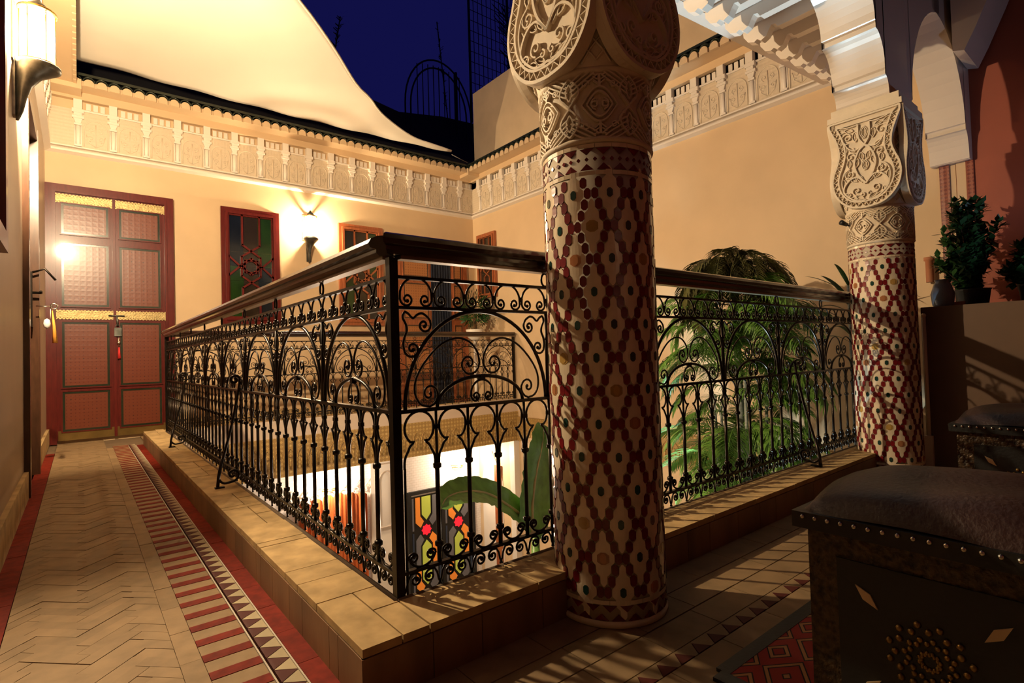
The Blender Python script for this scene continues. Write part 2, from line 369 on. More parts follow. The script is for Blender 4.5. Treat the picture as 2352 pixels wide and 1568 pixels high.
# ------------------------------------------------------------ floor tiles
def clip(poly, ax, v, keep_ge):
    out = []
    for i in range(len(poly)):
        p, q = poly[i], poly[(i + 1) % len(poly)]
        a = (p[ax] >= v) == keep_ge or p[ax] == v; c = (q[ax] >= v) == keep_ge or q[ax] == v
        if a: out.append(p)
        if a != c:
            t = (v - p[ax]) / (q[ax] - p[ax]); out.append(tuple(p[k] + t * (q[k] - p[k]) for k in (0, 1)))
    return out
def area(p): return abs(sum(p[i][0] * p[(i + 1) % len(p)][1] - p[(i + 1) % len(p)][0] * p[i][1] for i in range(len(p)))) / 2
def shrink(p, d):
    cx = sum(q[0] for q in p) / len(p); cy = sum(q[1] for q in p) / len(p)
    out = []
    for q in p:
        L = math.hypot(q[0] - cx, q[1] - cy); k = max(0.2, 1 - d / max(L, 1e-5)); out.append((cx + (q[0] - cx) * k, cy + (q[1] - cy) * k))
    return out
def ccw(p):
    s_ = sum(p[i][0] * p[(i + 1) % len(p)][1] - p[(i + 1) % len(p)][0] * p[i][1] for i in range(len(p)))
    return p if s_ > 0 else p[::-1]
# herringbone bejmat in the corridor
tl, tw = 0.168, 0.042; N = int(tl / tw)
tiles = []
ca, sa = math.cos(pi / 4), math.sin(pi / 4)
for i in range(-90, 200):
    for j in range(-60, 60):
        # herringbone lattice: unit shift (tw,tw) plus (tl,-tl)
        ox = i * tw + j * tl; oy = i * tw - j * tl
        cxr = ox * ca - oy * sa - 0.65; cyr = ox * sa + oy * ca + 1.0
        if not (-1.1 < cxr < -0.2 and -1.6 < cyr < 6.1): continue
        for (w_, h_, dx, dy) in ((tl, tw, 0, 0), (tw, tl, 0, tw)):
            pts = [(ox + dx, oy + dy), (ox + dx + w_, oy + dy), (ox + dx + w_, oy + dy + h_), (ox + dx, oy + dy + h_)]
            pts = [(p[0] * ca - p[1] * sa - 0.65, p[0] * sa + p[1] * ca + 1.0) for p in pts]
            for ax, v, ge in ((0, -0.845, True), (0, -0.472, False), (1, -1.25, True), (1, 5.86, False)):
                if pts: pts = clip(pts, ax, v, ge)
            if len(pts) >= 3 and area(pts) > 0.0006: tiles.append(ccw(shrink(pts, 0.0010)))
tiles.sort(key=lambda p: math.hypot(sum(q[0] for q in p) / len(p) + 0.6676, sum(q[1] for q in p) / len(p) + 1.3465 - 1.2) if sum(q[1] for q in p) / len(p) > -0.35 else 99)
rest = MB()
for i, p in enumerate(tiles):
    dz = random.uniform(-0.0012, 0.0012)
    if i < 290:
        q = MB(); q.prism(p, FZ - 0.014, FZ + dz); obj('floor_tile', q, 'bejmat', floor)
    else: rest.prism(p, FZ - 0.014, FZ + dz)
obj('floor_tiles', rest, 'bejmat', floor, kind='stuff')
# pale edge strip, red and cream bars, triangles, red kerb-side tiles (left corridor)
def rect(x0, x1, y0, y1): return [(x0, y0), (x1, y0), (x1, y1), (x0, y1)]
def tile(name, poly, m, dz=0.0): q = MB(); q.prism(ccw(poly), FZ - 0.014, FZ + dz + random.uniform(-.0006, .0006)); return obj(name, q, m, floor)
y = -0.7
while y < 5.1:
    tile('border_tile', rect(-0.4715, -0.4222, y, y + 0.198), 'bejmat'); tile('border_tile', rect(-0.238, -0.178, y, y + 0.198), 'red_tile', 0.001)
    tile('border_tile', rect(-0.93, -0.8465, y, y + 0.198), 'red_tile'); y += 0.2
redm = MB().box((-0.421, 0, -0.014), (-0.303, 0.040, 0.001)).mesh('bar_tile', 'red_tile')
crm = MB().box((-0.421, 0.042, -0.014), (-0.303, 0.099, 0.0)).mesh('bar_tile', 'bejmat')
y0 = 0.27 - 0.101 * 9
for k in range(58):
    link('red_bar_tile', redm, floor, (0, y0 + k * 0.101, FZ)); link('cream_bar_tile', crm, floor, (0, y0 + k * 0.101, FZ))
ls = MB().box((-0.3015, -0.7, FZ - 0.014), (-0.2975, 5.1, FZ + 0.001)); obj('border_line', ls, 'zgrout', floor)
ls = MB().box((-0.243, -0.7, FZ - 0.014), (-0.239, 5.1, FZ + 0.001)); obj('border_line', ls, 'zgrout', floor)
# triangles: red base on the left side, cream base on the right
ta = MB().prism([(-0.292, 0.002), (-0.2450, 0.034), (-0.292, 0.067)], -0.014, 0.001).mesh('triangle_tile', 'dark_tile')
tb = MB().prism([(-0.2445, 0.0365), (-0.2445, 0.1015), (-0.291, 0.069)], -0.014, 0.001).mesh('triangle_tile', 'white_tile')
y0 = 0.182 - 0.0695 * 12
for k in range(84):
    link('red_triangle_tile', ta, floor, (0, y0 + k * 0.0695, FZ)); link('cream_triangle_tile', tb, floor, (0, y0 + k * 0.0695, FZ))
# near gallery floor: rows of larger bejmat tiles along the kerb, red triangle row, field beyond
for r, (ya, yb) in enumerate(((-0.29, -0.182), (-0.395, -0.292), (-0.497, -0.397), (-0.66, -0.5455), (-0.80, -0.663), (-0.94, -0.803))):
    x = -0.17 if r < 3 else -0.28; x += 0.03 * (r % 2)
    while x < 4.3:
        tile('floor_tile', rect(x, x + 0.226, ya, yb - 0.002), 'bejmat'); x += 0.229
tc1 = MB().prism([(-0.028, 0.0), (0.028, 0.0), (0, 0.038)], -0.014, 0.001).mesh('triangle_tile', 'dark_tile')
tc2 = MB().prism([(0.0005, 0.045), (0.0, 0.0395), (0.0295, -0.0), (0.0445, -0.0), (0.0735, 0.0395), (0.0740, 0.045)], -0.014, 0.0).mesh('triangle_tile', 'bejmat')
for k in range(56):
    link('red_triangle_tile', tc1, floor, (-0.16 + k * 0.0745, -0.545, FZ)); link('cream_triangle_tile', tc2, floor, (-0.16 + k * 0.0745, -0.545, FZ))
fm = MB().box((-0.28, -3.2, FZ - 0.02), (XR, -0.945, FZ - 0.001)); obj('floor_field', fm, 'bejmat', floor)
fm = MB().box((-0.92, -3.2, FZ - 0.02), (-0.28, -1.26, FZ - 0.001)); obj('floor_field', fm, 'bejmat', floor)
fm = MB().box((-0.15, 5.08, FZ - 0.02), (XR, YW, FZ - 0.001)); obj('floor_field', fm, 'bejmat', floor)

# ------------------------------------------------------------ kerb
K = 0.185
kerb = sthing('trim_6', 'raised beige tiled kerb carrying the iron railings around the courtyard', 'kerb')
b = MB(); zc = -0.02
b.box((-K + 0.006, -K + 0.006, FZ), (-0.012, YR + K, zc)); b.box((-0.012, -K + 0.006, FZ), (3.9, -0.012, zc)); b.box((-0.012, YR + 0.012, FZ), (XR, YR + K - 0.006, zc))
obj('kerb_core', b, 'mortar', kerb)
def kslab(x0, y0, x1, y1, m='kerb', z0=-0.02, z1=0.0): q = MB(); g = 0.0019; q.box((x0 + g, y0 + g, z0), (x1 - g, y1 - g, z1 + random.uniform(-.0008, .0008))); return obj('kerb_tile', q, m, kerb)
# left run top
y = -K
seq = [0.30, 0.16, 0.12, 0.29, 0.05, 0.24, 0.33, 0.05, 0.27]
i = 0
while y < YR + K - 0.02:
    L = seq[i % len(seq)]; y1 = min(y + L, YR + K)
    if L > 0.2 and i % 2 == 0: kslab(-K, y, -K + 0.10, y1); kslab(-K + 0.10, y, -0.012, y + L * 0.55); kslab(-K + 0.10, y + L * 0.55, -0.012, y1) 
    else: kslab(-K, y, -0.012, y1)
    y = y1; i += 1
x = -0.012; i = 0
while x < 3.88:
    L = seq[(i + 3) % len(seq)] + 0.06; x1 = min(x + L, 3.9)
    kslab(x, -K, x1, -0.012); x = x1; i += 1
x = -0.012
while x < XR - 0.02: x1 = min(x + 0.3, XR); kslab(x, YR + 0.012, x1, YR + K); x = x1
# side faces
y = -K; i = 0
while y < YR + K - 0.01:
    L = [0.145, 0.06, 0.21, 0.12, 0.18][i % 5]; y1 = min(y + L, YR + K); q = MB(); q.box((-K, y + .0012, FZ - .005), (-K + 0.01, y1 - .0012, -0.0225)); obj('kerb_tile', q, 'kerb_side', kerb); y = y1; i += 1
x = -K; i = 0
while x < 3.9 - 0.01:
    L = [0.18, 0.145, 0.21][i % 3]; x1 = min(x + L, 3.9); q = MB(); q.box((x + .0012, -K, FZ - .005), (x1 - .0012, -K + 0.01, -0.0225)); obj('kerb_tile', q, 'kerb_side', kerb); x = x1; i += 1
# rounded inner lip of mortar below the railings
b = MB(); b.tube([(-0.012, -0.012, -0.006), (-0.012, YR, -0.006)], 0.011, 6); b.tube([(-0.012, -0.012, -0.006), (3.9, -0.012, -0.006)], 0.011, 6)
obj('kerb_lip', b, 'mortar', kerb)

# baseboard on the left wall
b = MB(); b.box((XL, -3.2, FZ), (XL + 0.022, 3.0, FZ + 0.16)); b.box((XL, 4.05, FZ), (XL + 0.022, 5.9, FZ + 0.16))
struct('baseboard_left', b, 'kerb', 'plain beige tile skirting along the left corridor wall', 'baseboard')
b = MB(); b.box((0.3, YW - 0.02, FZ), (3.0, YW, FZ + 0.16)); struct('baseboard_back', b, 'kerb', 'beige tile skirting under the windows of the far wall', 'baseboard')

# ------------------------------------------------------------ frieze and eaves
def frieze(name, L, n0, label, sp=0.30):
    """local x along the wall, -y into the courtyard, z absolute. returns root"""
    r = sthing(name, label, 'frieze')
    q = MB(); q.prism([(0, 2.885), (-0.05, 2.905), (-0.05, 2.925), (-0.03, 2.945), (0, 2.95)], 0, L, 'x'); obj('moulding', q, 'white', r)
    q = MB(); q.prism([(0, 2.955), (-0.035, 2.96), (-0.035, 2.972), (-0.012, 2.98), (0, 2.98)], 0, L, 'x'); obj('moulding', q, 'white', r)
    q = MB(); q.box((0, -0.012, 2.98), (L, 0, 3.37)); obj('panel_ground', q, 'carved_fine', r)
    q = MB(); q.box((0, -0.06, 3.47), (L, 0, 3.55)); obj('eave_soffit', q, 'plaster', r)
    # bay: colonnette with capital and stepped block
    c = MB(); c.tube([(0, -0.035, 2.98), (0, -0.035, 3.20)], 0.020, 8); c.box((-0.03, -0.055, 2.98), (0.03, -0.012, 3.0))
    c.tube([(-0.026, -0.02, 2.98), (-0.026, -0.02, 3.21)], 0.008, 5); c.tube([(0.026, -0.02, 2.98), (0.026, -0.02, 3.21)], 0.008, 5)
    c.box((-0.032, -0.055, 3.205), (0.032, -0.012, 3.225)); c.prism([(-0.022, 3.225), (0.022, 3.225), (0.038, 3.275), (-0.038, 3.275)], -0.06, -0.012, 'y')
    c.box((-0.05, -0.075, 3.275), (0.05, -0.012, 3.30)); c.box((-0.034, -0.085, 3.30), (0.034, -0.012, 3.33)); c.box((-0.05, -0.095, 3.33), (0.05, -0.012, 3.37)); c.box((-0.036, -0.10, 3.37), (0.036, 0, 3.47))
    cm = c.mesh('colonnette', 'white')
    p = MB(); 
    p.tube([(-0.1, -0.014, 2.99)] + [(-0.1, -0.014, 3.15)] + [(-0.1 * math.cos(a), -0.014, 3.15 + 0.13 * math.sin(a) ** 0.8 if math.sin(a) > 0 else 3.15) for a in [i * pi / 12 for i in range(1, 12)]] + [(0.1, -0.014, 3.15), (0.1, -0.014, 2.99)], 0.007, 4)
    for s_ in (-1, 1):
        p.tube(XZ([(s_ * q_[0], q_[1]) for q_ in spiral((0.045, 3.09), 0.035, -90, 1.3, 1)], -0.014), 0.005, 4)
        p.tube(XZ([(s_ * q_[0], q_[1]) for q_ in spiral((0.035, 3.18), 0.03, -90, 1.2, 1)], -0.014), 0.005, 4)
        p.tube([(s_ * 0.005, -0.014, 3.0), (s_ * 0.06, -0.014, 3.04), (s_ * 0.08, -0.014, 3.12)], 0.005, 4)
    p.tube([(0, -0.014, 3.0), (0, -0.014, 3.24)], 0.006, 4)
    pm = p.mesh('relief', 'carved')
    h = MB(); 
    for k in (-0.06, 0, 0.06): h.box((k - 0.02, -0.03, 3.385), (k + 0.02, 0, 3.455))
    h.box((-0.105, -0.05, 3.36), (0.105, 0, 3.378)); hm = h.mesh('dentil', 'white')
    n = int((L - n0) / sp) + 1
    for i in range(n):
        x = n0 + i * sp
        link('colonnette', cm, r, (x, 0, 0), scale=(1, 0.6, 1))
        if x + sp / 2 < L: link('relief_panel', pm, r, (x + sp / 2, 0, 0)); link('dentil', hm, r, (x + sp / 2, 0, 0), scale=(1, 0.55, 1))
    return r
def eave(name, L, label, s=0.108, start=0.0):
    r = sthing(name, label, 'eave')
    q = MB(); n = 8
    R = s / 2; vs = []; 
    for k, yy in enumerate((-0.25, 0.04)):
        zz = 3.595 + (0.10 if k else 0)
        for rr_ in (R, R - 0.010):
            for i in range(n + 1):
                a = pi * i / n; vs.append((rr_ * math.cos(a), yy, zz + rr_ * math.sin(a)))
    m1 = n + 1
    fs = []
    for i in range(n):
        fs += [(i, i + 1, 2 * m1 + i + 1, 2 * m1 + i), (m1 + i + 1, m1 + i, 3 * m1 + i, 3 * m1 + i + 1), (i + 1, i, m1 + i, m1 + i + 1)]
    q.add(vs, fs, True); tm = q.mesh('roof_tile', 'rooftile')
    # plaster lobe closing the tile mouth
    q = MB(); pts = [(R * 0.80 * math.cos(pi * i / 8), 3.572 + R * 0.85 * math.sin(pi * i / 8)) for i in range(9)]
    q.prism([(-R * 0.8, 3.545)] + [] + [(R * 0.8, 3.545)] + pts, -0.262, -0.235, 'y'); lm = q.mesh('plaster_lobe', 'plaster')
    n_ = int(L / s)
    for i in range(n_):
        x = start + s * (i + 0.5)
        if x > L: break
        link('roof_tile', tm, r, (x, 0, 0)); link('plaster_lobe', lm, r, (x, 0, 0))
    q = MB(); q.prism([(-0.235, 3.55), (-0.235, 3.60), (0.04, 3.70), (0.04, 3.55)], 0, L, 'x'); obj('eave_bed', q, 'plaster', r)
    q = MB(); q.prism([(-0.255, 3.648), (0.06, 3.76), (0.06, 3.79), (-0.255, 3.675)], 0, L, 'x'); obj('eave_top', q, 'rooftile', r)
    return r
f1 = frieze('trim_7', XR - XL, 0.27, 'carved white frieze of little columns along the far wall'); f1.location = (XL, YW, 0)
f2 = frieze('trim_8', YW + 0.3, 0.25, 'carved white frieze of little columns along the right wall'); f2.location = (XR, YW, 0); f2.rotation_euler = (0, 0, -pi / 2)
f3 = frieze('trim_9', 6.3, 0.2, 'carved white frieze above the left corridor wall'); f3.location = (XL, -0.4, 0); f3.rotation_euler = (0, 0, pi / 2)
e1 = eave('trim_10', XR - XL - 0.4, 'scalloped tiled eave above the far wall under the sail'); e1.location = (XL + 0.2, YW, 0)
e2 = eave('trim_11', YW - 0.2 - 0.3, 'scalloped tiled eave above the right wall', 0.112); e2.location = (XR, YW - 0.2, 0); e2.rotation_euler = (0, 0, -pi / 2)
e3 = eave('trim_12', 6.0, 'scalloped tiled eave above the left corridor wall'); e3.location = (XL, -0.3, 0); e3.rotation_euler = (0, 0, pi / 2)

q = MB(); q.box((XL, YW - 0.27, 3.50), (XL + 0.30, YW, 3.60)); struct('trim_10', q, 'plaster', 'plain plaster corner block of the eave at the left', 'eave')
q = MB(); q.box((XR - 0.27, YW - 0.30, 3.50), (XR, YW, 3.60)); struct('trim_11', q, 'plaster', 'plain plaster corner block of the eave at the far right corner', 'eave')
# ------------------------------------------------------------ doors and windows
def frame_rect(q, x0, x1, z0, z1, w_, y0, y1, bottom=True):
    q.box((x0, y0, z0), (x0 + w_, y1, z1)); q.box((x1 - w_, y0, z0), (x1, y1, z1)); q.box((x0 + w_, y0, z1 - w_), (x1 - w_, y1, z1))
    if bottom: q.box((x0 + w_, y0, z0), (x1 - w_, y1, z0 + w_))
def door_leaf(par, x0, x1, panels, wood='redwood', orn='door_orn', border='green_paint', z0=-0.10, z1=2.46, yb=-0.01):
    q = MB(); q.box((x0 + .002, yb - 0.03, z0), (x1 - .002, yb, z1)); leaf = obj('door_leaf', q, wood, par)
    for (za, zb) in panels:
        xa, xb = x0 + 0.065, x1 - 0.065
        q = MB(); frame_rect(q, xa - 0.03, xb + 0.03, za - 0.03, zb + 0.03, 0.012, yb - 0.044, yb - 0.03); obj('panel_moulding', q, wood, leaf)
        q = MB(); frame_rect(q, xa - 0.018, xb + 0.018, za - 0.018, zb + 0.018, 0.02, yb - 0.038, yb - 0.03); obj('panel_border', q, border, leaf, label='dark green painted border')
        q = MB(); q.box((xa, yb - 0.034, za), (xb, yb - 0.03, zb)); obj('painted_panel', q, orn, leaf, label='red panel painted with stars')
    return leaf
d1 = sthing('door_1', 'tall red double door with brass strips at the corridor end', 'door'); d1.location = (0, YW, 0)
q = MB()
frame_rect(q, -0.935, 0.185, FZ, 2.545, 0.07, -0.06, 0, False); frame_rect(q, -0.868, 0.118, FZ, 2.478, 0.02, -0.075, 0, False); obj('door_frame', q, 'redwood', d1)
pz = [(0.01, 0.38), (0.46, 1.10), (1.30, 1.92), (2.05, 2.33)]
lf = door_leaf(d1, -0.85, -0.366, pz); rf = door_leaf(d1, -0.366, 0.10, pz)
q = MB(); q.box((-0.378, -0.055, -0.1), (-0.352, -0.04, 2.46)); obj('meeting_stile', q, 'redwood', d1)
def brass_strip(x0, x1, z0, z1, par, m='brass', sc=True):
    n = int((x1 - x0) / 0.028); top = []; bot = []
    for i in range(n * 4 + 1):
        x = x0 + (x1 - x0) * i / (n * 4); d = 0.011 * abs(math.sin(pi * i / 4)) if sc else 0
        top.append((x, z1 - 0.011 + d)); bot.append((x, z0 + 0.011 - d))
    q = MB(); q.prism(bot + top[::-1], -0.049, -0.042, 'y')
    for i in range(n): q.ball((x0 + (x1 - x0) * (i + .5) / n, -0.05, z1 - 0.02), 0.004, 5); q.ball((x0 + (x1 - x0) * (i + .5) / n, -0.05, z0 + 0.02), 0.004, 5)
    return obj('brass_strip', q, m, par, label='scalloped brass strip')
for (xa, xb) in ((-0.86, -0.37), (-0.362, 0.112)):
    brass_strip(xa, xb, 2.35, 2.45, d1); brass_strip(xa, xb, 1.145, 1.245, d1)
q = MB(); q.box((-0.84, -0.046, -0.10), (-0.37, -0.04, -0.0)); q.box((-0.36, -0.046, -0.10), (0.10, -0.04, -0.0)); obj('kick_plate', q, 'agedbrass', d1)
q = MB(); q.tube([(-0.42, -0.06, 1.19), (-0.28, -0.06, 1.19)], 0.008, 6); q.tube([(-0.35, -0.06, 1.19), (-0.345, -0.062, 1.13), (-0.34, -0.06, 1.08)], 0.010, 6)
q.box((-0.372, -0.075, 0.97), (-0.308, -0.05, 1.06)); q.tube([(-0.34 + 0.022 * math.cos(a), -0.062, 1.065 + 0.03 * math.sin(a)) for a in [i * pi / 6 for i in range(12)]], 0.004, 5, True)
obj('padlock', q, 'lampmetal', d1, label='old iron padlock on a bolt')
q = MB(); q.tube([(-0.335, -0.07, 0.96), (-0.335, -0.07, 0.86)], 0.004, 4); q.ball((-0.335, -0.07, 0.90), 0.016, 8); obj('key_chain', q, 'stud', d1)
q = MB(); q.tube([(-0.333, -0.07, 0.85), (-0.331, -0.07, 0.73)], lambda t: 0.006 + 0.010 * t, 6); obj('tassel', q, 'tag_r', d1, label='red tassel')

def lattice_window(name, x0, x1, z0, z1, label, wood, mapY, mirror=False, colors=None, bar=0.022, frame=0.075, cells=1, parent=None):
    """star-lattice window; local frame: x right, -y outwards"""
    if parent is None: r = sthing(name, label, 'window')
    else: r = parent
    q = MB(); frame_rect(q, x0, x1, z0, z1, frame, -0.045, 0); frame_rect(q, x0 + frame * .6, x1 - frame * .6, z0 + frame * .6, z1 - frame * .6, frame * .4, -0.06, 0)
    obj('window_frame', q, wood, r)
    xa, xb, za, zb = x0 + frame, x1 - frame, z0 + frame, z1 - frame
    W_ = xb - xa; H_ = zb - za; xc = (xa + xb) / 2; zc_ = (za + zb) / 2
    colors = colors or ['g_blue', 'g_black', 'g_green']
    cols = [xa, xa + W_ * 0.34, xa + W_ * 0.66, xb]
    rows = [za, za + H_ * .36, zc_ , zb - H_ * .36, zb]
    for i in range(3):
        for j in range(4):
            q = MB(); q.box((cols[i] + .001, -0.012, rows[j] + .001), (cols[i + 1] - .001, -0.004, rows[j + 1] - .001))
            ci = (i + (0 if j > 1 else 2) + (1 if j in (1, 2) and i == 1 else 0)) % 3
            obj('pane', q, colors[(i if j > 1 else 2 - i) if not (i == 1) else 1], r)
    q = MB(); y0_, y1_ = -0.034, -0.012
    frame_rect(q, xa, xb, za, zb, bar * .8, y0_, y1_)
    def seg(ax_, az_, bx_, bz_):
        d = Vector((bx_ - ax_, bz_ - az_)); L = d.length
        if L < 1e-4: return
        d /= L; nn = Vector((-d.y, d.x)) * bar / 2; e = d * bar * 0.3
        q.prism([(ax_ - e.x - nn.x, az_ - e.y - nn.y), (bx_ + e.x - nn.x, bz_ + e.y - nn.y), (bx_ + e.x + nn.x, bz_ + e.y + nn.y), (ax_ - e.x + nn.x, az_ - e.y + nn.y)], y0_, y1_, 'y')
    ow = W_ * 0.19; sr = W_ * 0.20
    for s_ in (-1, 1):
        zs = zc_ + s_ * (H_ * 0.17 if H_ > W_ * 1.7 else H_ * 0.22); zk = zc_ + s_ * sr * 1.15
        # two verticals narrowing to the crossing above the star
        zn = zk + s_ * W_ * 0.28
        for t in (-1, 1):
            seg(xc + t * ow, (zb if s_ > 0 else za), xc + t * ow, zn); seg(xc + t * ow, zn, xc - t * ow * 1.1, zk - s_ * 0.0)
            seg(xc - t * ow * 1.1, zk, xc - t * sr * 1.05, zc_ + s_ * sr * 0.3)
            # side diagonals
            seg(xc + t * W_ / 2, zc_ + s_ * W_ * 0.24, xc + t * sr * 0.9, zc_ - s_ * W_ * 0.06)
    # eight pointed star: two squares
    for a0 in (0, pi / 4):
        P = [(xc + sr * math.cos(a0 + k * pi / 2 + pi / 4), zc_ + sr * math.sin(a0 + k * pi / 2 + pi / 4)) for k in range(4)]
        for k in range(4): seg(*P[k], *P[(k + 1) % 4])
    obj('lattice', q, wood, r)
    return r
w1 = lattice_window('window_1', 0.675, 1.345, 1.12, 2.545, 'red framed window with star lattice left of the far lantern', 'redwood', None); w1.location = (0, YW, 0)
w2 = lattice_window('window_2', 2.125, 2.775, 1.12, 2.53, 'orange brown lattice window right of the far lantern', 'brownwood', None); w2.location = (0, YW, 0)
w3 = lattice_window('window_3', -0.24, 0.24, 1.56, 2.58, 'small brown framed window on the right wall near the corner', 'brownwood', None, colors=['g_black'] * 3, frame=0.06, bar=0.012); w3.location = (XR, 5.51, 0); w3.rotation_euler = (0, 0, -pi / 2)
# window on the near left wall, only its frame edge is seen
w4 = sthing('window_4', 'dark brown window shutter frame at the left picture edge', 'window'); w4.location = (XL, 0, 0)
q = MB(); q.box((0, 0.7, 1.14), (0.03, 1.78, 1.22)); q.box((0, 1.70, 1.22), (0.03, 1.78, 2.5)); q.box((0, 0.7, 1.22), (0.03, 0.78, 2.5)); q.box((0, .7, 2.5), (.03, 1.78, 2.58)); obj('window_frame', q, 'redwood', w4)
q = MB(); q.box((0.0, 0.78, 1.22), (0.01, 1.70, 2.5)); obj('pane', q, 'g_black', w4)
# door in the left wall
d2 = sthing('door_2', 'narrow dark wooden door with keys in the left corridor wall', 'door'); d2.location = (XL, 0, 0)
q = MB(); q.box((-0.10, 3.02, FZ), (0.03, 3.10, 2.42)); q.box((-0.10, 3.94, FZ), (0.035, 4.02, 2.42)); q.box((-0.10, 3.10, 2.34), (0.03, 3.94, 2.42)); obj('door_frame', q, 'darkwood', d2)
q = MB(); q.box((-0.09, 3.10, FZ + .01), (-0.045, 3.94, 2.34)); lf2 = obj('door_leaf', q, 'darkwood', d2)
for za, zb in ((-0.02, 0.45), (0.55, 1.15), (1.3, 2.25)):
    for ya, yb_ in ((3.16, 3.49), (3.55, 3.88)):
        q = MB(); q.box((-0.045, ya, za), (-0.03, yb_, zb)); obj('door_panel', q, 'brownwood', lf2)
q = MB(); q.box((-0.045, 3.86, 0.95), (0.0, 3.92, 1.35)); q.tube([(0.0, 3.89, 1.2), (0.05, 3.89, 1.2), (0.05, 3.80, 1.2)], 0.009, 6); q.tube([(0, 3.9, 1.35), (0.07, 3.9, 1.38), (0.13, 3.9, 1.30)], 0.008, 6); obj('door_lock', q, 'iron', d2)
ks = thing('key_ring', 'brass key hanging from the left door with white and orange tags', 'keys', (XL + 0.05, 3.86, 1.07))
q = MB(); q.tube([(-0.03, 0, 0.03), (0.07, 0, 0.03)], 0.004, 5); q.tube([(0.07 + 0.02 * math.cos(a), 0, 0.03 + 0.02 * math.sin(a)) for a in [i * pi / 5 for i in range(10)]], 0.005, 5, True); obj('key', q, 'stud', ks)
q = MB(); q.tube([(0.05, 0, 0.01), (0.05, 0, -0.06)], 0.002, 4); q.lathe([(0.001, -0.14), (0.018, -0.12), (0.022, -0.10), (0.016, -0.07), (0.001, -0.06)], 8, (0.03, 0)); obj('round_tag', q, 'tag_w', ks, label='white round tag')
q = MB(); q.tube([(0.06, 0, 0.0), (0.07, 0, -0.12), (0.075, 0, -0.24)], lambda t: 0.003 + 0.013 * t, 6); obj('tassel', q, 'tag_o', ks, label='orange tassel')

# carved doors on the far gallery
d3 = sthing('door_3', 'open carved cedar doorway with dark blue curtain behind the far railing', 'door'); d3.location = (0, YW, 0)
q = MB(); frame_rect(q, 2.98, 4.22, FZ, 2.32, 0.06, -0.05, 0, False); obj('door_frame', q, 'brownwood', d3)
q = MB(); q.box((3.04, -0.004, FZ), (4.16, 0.0, 2.26)); obj('painted_dark_opening', q, 'black', d3)  # solid black sheet paints the unlit depth of the doorway
for (x0, x1) in ((3.04, 3.56), (3.92, 4.16)):
    lf3 = door_leaf(d3, x0, x1, [(0.0, 0.30), (0.42, 0.75), (0.88, 1.12), (1.25, 1.75), (1.88, 2.12)], 'brownwood', 'carve_orn', 'darkwood', FZ + .01, 2.25, -0.01)
q = MB(); n = 24
pts = [(3.57 + 0.34 * i / n, -0.03 - 0.015 * math.sin(i * 1.9)) for i in range(n + 1)]
q.add([(x, y_, FZ + .01) for x, y_ in pts] + [(x, y_, 2.2) for x, y_ in pts], [(i, i + 1, n + 2 + i, n + 1 + i) for i in range(n)], True)
obj('curtain', q, 'blue_cloth', d3, label='dark blue curtain')

# ------------------------------------------------------------ lanterns
def lantern(loc, rz, label):
    """wall lantern: wall plane at local y=0, body towards -y; z local 0 = bottom tip"""
    r = thing('wall_lantern', label, 'lantern', loc, rz, 'trumpet shaped wall lanterns')
    q = MB(); prof = [(0.006, 0.0), (0.016, 0.05), (0.023, 0.12), (0.034, 0.19), (0.056, 0.25), (0.088, 0.29), (0.096, 0.30), (0.096, 0.315)]
    n = 24; vs = []; fs = []
    for rr_, z in prof:
        cy = -0.012 - rr_ * 0.95
        for i in range(n): a = 2 * pi * i / n; vs.append((rr_ * math.cos(a), cy + rr_ * math.sin(a), z))
    for j in range(len(prof) - 1):
        for i in range(n): fs.append((j * n + i, j * n + (i + 1) % n, (j + 1) * n + (i + 1) % n, (j + 1) * n + i))
    fs.append(tuple(range(n - 1, -1, -1))); fs.append(tuple((len(prof) - 1) * n + i for i in range(n)))
    q.add(vs, fs, True); obj('trumpet', q, 'lampmetal', r)
    c = (0, -0.10)
    q = MB(); q.lathe([(0.070, 0.318), (0.080, 0.318), (0.080, 0.330), (0.070, 0.330)], 24, c, cap=False); q.lathe([(0.060, 0.60), (0.084, 0.60), (0.084, 0.612), (0.060, 0.612)], 24, c, cap=False)
    for k in range(6): a = pi / 6 + k * pi / 3; q.tube([(c[0] + 0.074 * math.cos(a), c[1] + 0.074 * math.sin(a), 0.33), (c[0] + 0.074 * math.cos(a), c[1] + 0.074 * math.sin(a), 0.605)], 0.003, 4)
    obj('lantern_rim', q, 'gold', r, label='gold rim')
    for k in range(6):
        a0 = pi / 6 + k * pi / 3 + .03; a1 = a0 + pi / 3 - .06; q = MB()
        q.add([(c[0] + .071 * math.cos(a), c[1] + .071 * math.sin(a), z) for z in (0.335, 0.60) for a in (a0, (a0 + a1) / 2, a1)], [(0, 1, 4, 3), (1, 2, 5, 4)], False)
        obj('glass_pane', q, 'glow', r, label='glowing glass pane')
    q = MB(); q.lathe([(0.03, 0.612), (0.05, 0.625), (0.04, 0.645), (0.02, 0.66), (0.012, 0.68), (0.001, 0.69)], 16, c); obj('finial', q, 'lampmetal', r)
    q = MB(); q.box((-0.075, -0.008, 0.30), (0.075, 0.0, 0.64)); q.box((-0.03, -0.012, 0.02), (0.03, 0.0, 0.33)); q.tube([(0, -0.01, 0.3), (0, -0.05, 0.31)], 0.008, 5); obj('mount_and_light_shield', q, 'lampmetal', r)  # wide upper plate added to keep lamp light off the wall behind
    q = MB(); q.ball((0, -0.10, 0.47), 0.036, 10, 1.3); obj('bulb', q, 'bulb', r)
    return r
lantern((XL, 2.44, 1.95), pi / 2, 'nearest lantern glowing on the left wall, top left corner')
lantern((1.725, YW, 1.94), 0, 'lantern glowing on the far wall between the two windows')
for o in bpy.data.objects:
    pass

